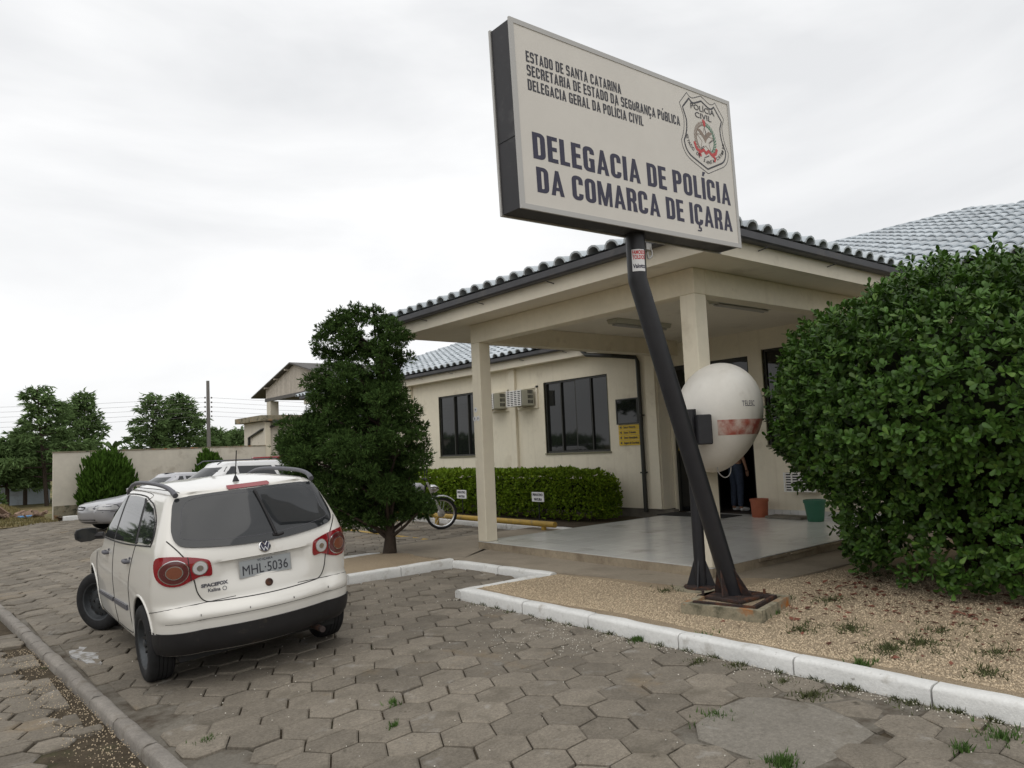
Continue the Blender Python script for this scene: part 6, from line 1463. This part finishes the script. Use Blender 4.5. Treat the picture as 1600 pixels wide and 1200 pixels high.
def litter():
    while True:
        x, y = rng.uniform(5.3, 9.0), rng.uniform(.4, 4.3)
        d = math.hypot(x-8.95, y-2.95)
        if rng.random() < math.exp(-max(0, d-1.9)*1.3)*1.0: return (x, y, bedz(x, y)+.006)
dl_sh = np.array([(0, 0, 0), (.4, .3, .12), (1, .05, .02), (.4, -.3, .10)]); dl_f = np.array([(0, 1, 2), (0, 2, 3)])
P_ = np.array([litter() for _ in range(900)]); t, b_, n_ = frames(np.tile([0, 0, 1.], (900, 1))+rand_dirs(900)*.35)
V, F = place_cards(P_, t, b_, n_, dl_sh, dl_f, rng.uniform(.03, .085, 900)); tag(np_mesh('dead_leaves', V, F, M['deadleaf']), 'reddish brown dead leaves scattered on the gravel below the big bush', 'dead leaves', kind='stuff')
# crushed stone in relief, and loose pale stones on the pavers
oct_ = np.array([(1, 0, 0), (-1, 0, 0), (0, 1, 0), (0, -1, 0), (0, 0, .7), (0, 0, -.7)]); oct_f = np.array([(0, 2, 4), (2, 1, 4), (1, 3, 4), (3, 0, 4), (2, 0, 5), (1, 2, 5), (3, 1, 5), (0, 3, 5)])
n = 42000; X = 5.15+rng.uniform(0, 1, n)**1.5*3.4; Y = rng.uniform(.8, 7.05, n); k_ = ~((X > 6.3) & (Y > 4.75)); X, Y = X[k_], Y[k_]
Z = np.array([bedz(a, b) for a, b in zip(X, Y)])+.001; t, b_, n_ = frames(rand_dirs(len(X))); V, F = place_cards(np.c_[X, Y, Z], t, b_, n_, oct_, oct_f, rng.uniform(.0035, .0105, len(X)))
tag(np_mesh('crushed_stone', V, F, M['pebble']), 'loose beige crushed stone covering the bed round the sign pole', 'gravel', kind='stuff')
pts = []
for _ in range(1500):
    u = rng.random()
    if u < .55: x = 4.84-abs(rng.normal())*.10; y = rng.uniform(.5, 7.1)
    elif u < .8: x = rng.uniform(1.5, 4.8); y = rng.uniform(1, 9)
    else: x, y = G_(rng.normal(860, 60), rng.normal(1000, 12)); 
    if x < 4.84: pts.append((x, y, gh(x)+.0))
P_ = np.array(pts); t, b_, n_ = frames(rand_dirs(len(P_))); V, F = place_cards(P_, t, b_, n_, oct_, oct_f, rng.uniform(.003, .0075, len(P_))); tag(np_mesh('loose_stones', V, F, M['pebblew']), 'small pale stones strewn over the pavers beside the white kerb', 'gravel', kind='stuff')
tag(MB().prism([(1.36+.10*math.cos(a)*(1+.3*math.sin(3*a)), 8.15+.42*math.sin(a)*(1+.2*math.cos(5*a))) for a in [2*math.pi*k/28 for k in range(28)]], gh(1.36)-.01, gh(1.36)+.008).build('lime_stain', mat('pale_lime_stain', (.42, .42, .42), .8, .3, noise=(20, .3), stain=((.2, .18, .15), 14, .45, .6), space='w')), 'pale whitish stain on the pavers beside the grey kerb, left of the front wheel', 'stain')
# straw-coloured gravel beside the street kerb
n = 2200; X = 1.17-np.abs(rng.normal(size=n))*.20; Y = rng.uniform(2.5, 9, n); X = X-.035*(Y-5); k_ = (noise3(np.c_[X, Y, X*0], 2.6, 4) > .1) & (X > .5); X, Y = X[k_], Y[k_]; P_ = np.c_[X, Y, np.full(len(X), -.126)]
t, b_, n_ = frames(rand_dirs(len(P_))); V, F = place_cards(P_, t, b_, n_, oct_, oct_f, rng.uniform(.003, .007, len(P_))); tag(np_mesh('gutter_gravel', V, F, M['pebble']), 'beige gravel gathered in the gutter on the street side of the grey kerb', 'gravel', kind='stuff')
n = 26000; X = rng.uniform(-14, 3.7, n); Y = rng.uniform(26.7, 44, n); P_ = np.c_[X, Y, np.full(n, -.04)]
mg = mat('dry_grass_blades', (.19, .16, .07), .9, .2, rnd=.35)
tag(tuft_mesh('field_grass', P_, np.tile([0, 0, 1.], (n, 1)), mg, None, .13, 2, .7, blade, tri_f), 'dry yellowish grass on the open field at the far left', 'grass', kind='stuff')

# ================================================================ BACKGROUND BUILDINGS
t = thing('boundary_wall', 'weathered cream boundary wall with stains closing the parking lot', 'wall', (6.8, 28.3, 0))
MB().box((3.72, 28.2, -.05), (10.69, 28.36, 2.13)).build('wall_panel', M['bwall'], t)
MB().box((3.70, 28.18, 2.131), (10.69, 28.38, 2.17)).build('coping', M['plinthc'], t)
MB().box((3.74, 28.17, -.05), (5.2, 28.199, .42)).build('skirting', M['plinthc'], t)
t = thing('annex_building', 'low white annex with flat concrete slab roof at the right end of the boundary wall', 'building', (12, 30, 0))
MB().box((10.72, 28.3, -.05), (17, 30.6, 3.08)).build('wall', M['bwall'], t)
MB().box((10.45, 28.0, 3.09), (17.3, 30.9, 3.30)).build('roof_slab', M['plinthc'], t)
MB().box((10.9, 27.92, 3.0), (17.3, 27.995, 3.12)).build('gutter', M['gutter'], t)
MB().tube([(11.05, 27.96, 3.03), (11.0, 28.10, 2.9), (10.66, 28.6, 2.75), (10.66, 29.9, 2.5), (10.66, 29.95, 0)], .05, 8).build('downspout', M['frame'], t)
MB().box((10.70, 28.22, 0), (10.90, 28.299, 3.05)).build('pilaster', M['wall'], t)
w = MB().box((11.25, 28.27, 1.2), (13.6, 28.298, 2.30)).build('window', M['frame'], t)
MB().box((11.32, 28.262, 1.27), (12.4, 28.2695, 2.23)).build('pane', M['glass'], w); MB().box((12.45, 28.262, 1.27), (13.53, 28.2695, 2.23)).build('pane', M['glass'], w)
MB().box((11.15, 27.9, 2.45), (13.7, 28.298, 2.50)).build('canopy', M['gutter'], t)
# open gabled structure behind
t = thing('water_tank_shelter', 'open roofed shelter with board gable standing above the white annex', 'building', (15, 35, 3.3))
GX = 14.15; yA, yL, yR = 33.56, 38.6, 28.5; zA, zL = 6.04, 4.78
zr = zA-(yA-yR)*(zA-zL)/(yL-yA)
def slab(p, q, x0, x1, th, m, nm):
    b = MB(); V = [(x0, p[0], p[1]), (x1, p[0], p[1]), (x1, q[0], q[1]), (x0, q[0], q[1])]; V += [(a, b_, c+th) for a, b_, c in V]
    b.add(V, [(0, 1, 2, 3), (4, 7, 6, 5), (0, 4, 5, 1), (1, 5, 6, 2), (2, 6, 7, 3), (3, 7, 4, 0)]); o = b.build(nm, m, t); flipfix(o.data); return o
slab((yA, zA), (yL, zL), GX-.25, 24, .06, M['roofold'], 'roof'); slab((yA, zA), (yR, zr), GX-.25, 24, .06, M['roofold'], 'roof')
nb = 46; y0 = 37.2
for k in range(nb):
    ya = y0-(k+1)*(y0-29.3)/nb; yb = y0-k*(y0-29.3)/nb; ym = (ya+yb)/2; zt = zA-abs(ym-yA)*(zA-zL)/(yL-yA)-.03; zb = 4.66
    if zt-zb > .05: MB().box((GX, ya+.012, zb), (GX+.03, yb-.012, zt)).build('board', M['wood'], t)
MB().box((GX-.02, 29.2, 4.50), (GX+.12, 37.3, 4.66)).build('beam', M['roofold'], t); MB().box((GX+.12, 29.2, 4.52), (23.5, 29.35, 4.66)).build('beam', M['roofold'], t)
MB().box((GX+.13, 29.4, 4.60), (23.5, 37.2, 4.65)).build('ceiling', M['roofold'], t)
for (x, y) in ((GX, 36.6), (GX, 29.4), (23, 36.6), (23, 29.4)): MB().box((x, y, 3.3), (x+.42, y+.5, 4.50)).build('post', M['bwall'], t)
for y in (34.2, 35.5, 36.8): MB().box((GX-.22, y, zA-abs(y-yA)*(zA-zL)/(yL-yA)-.10), (GX, y+.08, zA-abs(y-yA)*(zA-zL)/(yL-yA)-.02)).build('rafter', M['wood'], t)
# pale blue shed and debris on the field
t = thing('field_shed', 'low pale blue shed with shallow gable on the field at the left edge', 'building', (4.5, 50, -.4))
xa, xb, xm = 3.0, 6.45, 4.75
MB().add([(xa, 50, -.5), (xb, 50, -.5), (xb, 50, .95), (xm, 50, 1.32), (xa, 50, .95), (xa, 58, -.5), (xb, 58, -.5), (xb, 58, .95), (xm, 58, 1.32), (xa, 58, .95)], [(0, 1, 2, 3, 4), (5, 9, 8, 7, 6), (0, 4, 9, 5), (1, 6, 7, 2)]).build('wall', M['shed'], t)
b = MB(); b.add([(xa-.4, 49.7, .90), (xm, 49.7, 1.36), (xm, 58.3, 1.36), (xa-.4, 58.3, .90), (xa-.4, 49.7, .96), (xm, 49.7, 1.42), (xm, 58.3, 1.42), (xa-.4, 58.3, .96)], [(0, 1, 2, 3), (4, 7, 6, 5), (0, 4, 5, 1), (3, 2, 6, 7), (0, 3, 7, 4)])
b.build('roof', M['roofold'], t); b = MB(); b.add([(xb+.4, 49.7, .90), (xm+.003, 49.7, 1.36), (xm+.003, 58.3, 1.36), (xb+.4, 58.3, .90), (xb+.4, 49.7, .96), (xm+.003, 49.7, 1.42), (xm+.003, 58.3, 1.42), (xb+.4, 58.3, .96)], [(0, 1, 2, 3), (4, 7, 6, 5), (0, 4, 5, 1), (3, 2, 6, 7), (0, 3, 7, 4)]); b.build('roof', M['roofold'], t)
t = thing('rubble_pile', 'pile of old roof tiles and rubble on the field left of the wall', 'rubble pile', (1.5, 31, 0))
mr_ = mat('old_clay_rubble', (.23, .16, .12), .95, .2, rnd=.5)
for k in range(60):
    x, y = 2.3+rng.normal()*.75, 31.5+rng.normal()*.7; z = .02+.35*math.exp(-((x-2.3)**2+(y-31.5)**2)/.6)*rng.random()
    Mx = Matrix.Translation((x, y, z)) @ Euler((rng.uniform(-.9, .9), rng.uniform(-.9, .9), rng.uniform(0, 6))).to_matrix().to_4x4(); MB().box((-.18, -.09, -.02), (.18, .09, .03), M_=Mx).build('old_tile', mr_, t)
tag(MB().box((-.22, -.15, 0), (.22, .15, .07), M_=Matrix.Translation((3.25, 30.6, .0)) @ Matrix.Rotation(.3, 4, 'Z'), bev=.02).build('plastic_tarp', M['blue']), 'small crumpled blue plastic sheet on the grass right of the rubble', 'tarp')
t = thing('field_bush', 'scrubby bush in front of the pale blue shed', 'bush', (3.1, 45, -.2))
P_, D_ = lobes_tufts([(3.05, 45, .35, .55, .7), (3.4, 45, .1, .4, .5)], 900, .2); tuft_mesh('foliage', P_, D_+np.array([0, 0, .5]), M['casua'], t, .2, 3, .6)
# utility pole and wires
t = thing('utility_pole', 'tall thin concrete utility pole among the far trees', 'utility pole', (15.2, 50, -.3))
MB().tube([(15.25, 50, -.3), (15.2, 50, 6.85)], [.14, .10], 10).build('shaft', M['concretep'], t)
wz = [5.75, 5.45, 5.15, 4.85, 4.55]
for z in wz:
    for s_ in (-.2, .2): MB().lathe([(.05, -.05), (.06, 0), (.04, .05)], 8, M_=Matrix.Translation((15.22+s_, 50, z))).build('insulator', M['concretep'], t)
for k, z in enumerate(wz):
    w = MB(); pts = []
    for a, b in (((15.0, 50, z), (-24, 62, z+.9)), ((15.45, 50, z), (60, 44, z+.1))):
        w.tube([Vector(a).lerp(Vector(b), i/14)+Vector((0, 0, -1.0*4*(i/14)*(1-i/14)*.8)) for i in range(15)], .009, 4)
    tag(w.build('power_line', M['concretep']), 'thin power line on the utility pole, %s of five' % ('topmost', 'second', 'third', 'fourth', 'lowest')[k], 'power line', 'power lines crossing behind the trees')
# across the street, behind the viewer: seen only as reflections in the panes
t = thing('opposite_house', 'gabled house across the street, seen only reflected in the window panes', 'house', (-16, 14, -.1))
MB().box((-22, 9, -.2), (-14, 21, 3.0)).build('wall', M['bwall'], t)
MB().add([(-22.5, 8.5, 3.01), (-13.5, 8.5, 3.01), (-13.5, 21.5, 3.01), (-22.5, 21.5, 3.01), (-18, 8.5, 5.2), (-18, 21.5, 5.2)], [(0, 3, 2, 1), (0, 1, 4), (2, 3, 5), (1, 2, 5, 4), (3, 0, 4, 5)]).build('roof', M['roofold'], t)

# ================================================================ PERSON in the doorway
root = thing('person', 'person in blue jeans and white trainers standing just inside the station door', 'person', (12.95, 8.95, .2))
def skinned(name, chains, m, parent, MW, sub=2):
    """chains: list of [(x,y,z,r),...]; shared points join"""
    verts, edges, rad, idx = [], [], [], {}
    for ch in chains:
        prev = None
        for (x, y, z, r_) in ch:
            k = (round(x, 3), round(y, 3), round(z, 3))
            if k not in idx: idx[k] = len(verts); verts.append((x, y, z)); rad.append(r_)
            if prev is not None: edges.append((prev, idx[k]))
            prev = idx[k]
    me = bpy.data.meshes.new(name); me.from_pydata(verts, edges, []); o = bpy.data.objects.new(name, me); COL.objects.link(o)
    o.modifiers.new('s', 'SKIN'); 
    for i, r_ in enumerate(rad): me.skin_vertices[0].data[i].radius = (r_, r_)
    me.skin_vertices[0].data[0].use_root = True
    sb = o.modifiers.new('b', 'SUBSURF'); sb.levels = sub
    bpy.context.view_layer.update(); nm = bpy.data.meshes.new_from_object(o.evaluated_get(bpy.context.evaluated_depsgraph_get())); bpy.data.objects.remove(o)
    nm.transform(MW); nm.materials.clear(); nm.materials.append(m); smooth_mesh(nm); nm.name = name
    return link(bpy.data.objects.new(name, nm), parent)
PW = Matrix.Translation((12.95, 8.95, .2)) @ Matrix.Rotation(R(70), 4, 'Z')     # faces local -y
hips = (0, 0, .95, .13)
body = skinned('body', [
    [hips, (0, .01, 1.10, .125), (0, .015, 1.28, .145), (0, .01, 1.42, .12), (0, 0, 1.50, .055), (0, -.01, 1.56, .05), (0, -.02, 1.63, .085), (0, -.02, 1.71, .088), (0, -.01, 1.76, .05)],
    [(0, .01, 1.42, .12), (.17, .01, 1.42, .058), (.22, .02, 1.25, .046), (.25, .01, 1.10, .038), (.26, -.03, .98, .034), (.27, -.06, .86, .024), (.27, -.07, .80, .032)],
    [(0, .01, 1.42, .12), (-.17, .01, 1.42, .058), (-.22, .02, 1.25, .046), (-.25, .01, 1.10, .038), (-.26, -.03, .98, .034), (-.27, -.06, .86, .024), (-.27, -.07, .80, .032)],
    [hips, (.09, 0, .86, .092), (.10, -.01, .68, .078), (.105, -.015, .48, .058), (.11, .0, .30, .052), (.115, .01, .10, .038), (.12, -.0, .05, .042), (.13, -.12, .035, .038), (.13, -.17, .03, .026)],
    [hips, (-.09, 0, .86, .092), (-.10, -.01, .68, .078), (-.105, -.015, .48, .058), (-.11, .0, .30, .052), (-.115, .01, .10, .038), (-.12, -.0, .05, .042), (-.13, -.12, .035, .038), (-.13, -.17, .03, .026)]], M['skin'], root, PW)
for s_ in (-1, 1):
    for k, (dx, ln) in enumerate(((-.022, .065), (-.007, .075), (.008, .07), (.022, .055))):
        skinned('finger', [[(s_*.27, -.07+dx, .79, .009), (s_*.272, -.075+dx*1.1, .755, .0085), (s_*.268, -.08+dx*1.1, .755-ln*.5, .008), (s_*.258, -.085+dx*1.1, .755-ln, .0065)]], M['skin'], root, PW, 1)
    skinned('thumb', [[(s_*.265, -.09, .81, .011), (s_*.255, -.115, .785, .010), (s_*.25, -.12, .755, .008)]], M['skin'], root, PW, 1)
skinned('jeans', [[(0, 0, 1.02, .125), (0, 0, .95, .145), (.09, 0, .86, .108), (.10, -.01, .68, .092), (.105, -.015, .48, .074), (.11, 0, .30, .068), (.115, .01, .13, .062), (.115, .01, .09, .062)], [(0, 0, .95, .145), (-.09, 0, .86, .108), (-.10, -.01, .68, .092), (-.105, -.015, .48, .074), (-.11, 0, .30, .068), (-.115, .01, .13, .062), (-.115, .01, .09, .062)]], M['jeans'], root, PW)
skinned('shirt', [[(0, 0, .94, .15), (0, .01, 1.10, .145), (0, .015, 1.28, .162), (0, .01, 1.42, .135), (0, 0, 1.47, .07)], [(0, .01, 1.42, .135), (.17, .01, 1.425, .072), (.215, .02, 1.27, .062), (.222, .02, 1.2, .06)], [(0, .01, 1.42, .135), (-.17, .01, 1.425, .072), (-.215, .02, 1.27, .062), (-.222, .02, 1.2, .06)]], M['shirt'], root, PW)
for s_ in (-1, 1): skinned('shoe', [[(s_*.12, .04, .045, .042), (s_*.122, -.04, .045, .046), (s_*.13, -.13, .035, .04), (s_*.132, -.18, .03, .028)]], M['paper'], root, PW, 2)
bm = bmesh.new(); bmesh.ops.create_uvsphere(bm, u_segments=20, v_segments=12, radius=.098)
for v in bm.verts: v.co.z = v.co.z*1.1+1.71; v.co.y += .006
bmesh.ops.bisect_plane(bm, geom=bm.verts[:]+bm.edges[:]+bm.faces[:], plane_co=(0, -.03, 1.70), plane_no=(0, -.8, -.6), clear_outer=True)
me = bpy.data.meshes.new('hair'); bm.to_mesh(me); bm.free(); me.transform(PW); me.materials.append(M['dark']); smooth_mesh(me); link(bpy.data.objects.new('hair', me), root)
for s_ in (-1, 1):
    MB().lathe([(.004, -.012), (.012, -.006), (.012, .006), (.004, .012)], 10, M_=PW @ Matrix.Translation((s_*.032, -.098, 1.675))).build('eye', M['paper'], root)
    MB().lathe([(.008, -.025), (.014, 0), (.008, .025)], 8, M_=PW @ Matrix.Translation((s_*.088, -.015, 1.665))).build('ear', M['skin'], root, smooth=True)
MB().tube([PW @ Vector((0, -.098, 1.68)), PW @ Vector((0, -.122, 1.645)), PW @ Vector((0, -.10, 1.638))], [.007, .012, .008], 8).build('nose', M['skin'], root, smooth=True)
MB().box((-.022, -.103, 1.605), (.022, -.096, 1.612), M_=PW).build('mouth', M['lampdark'], root)
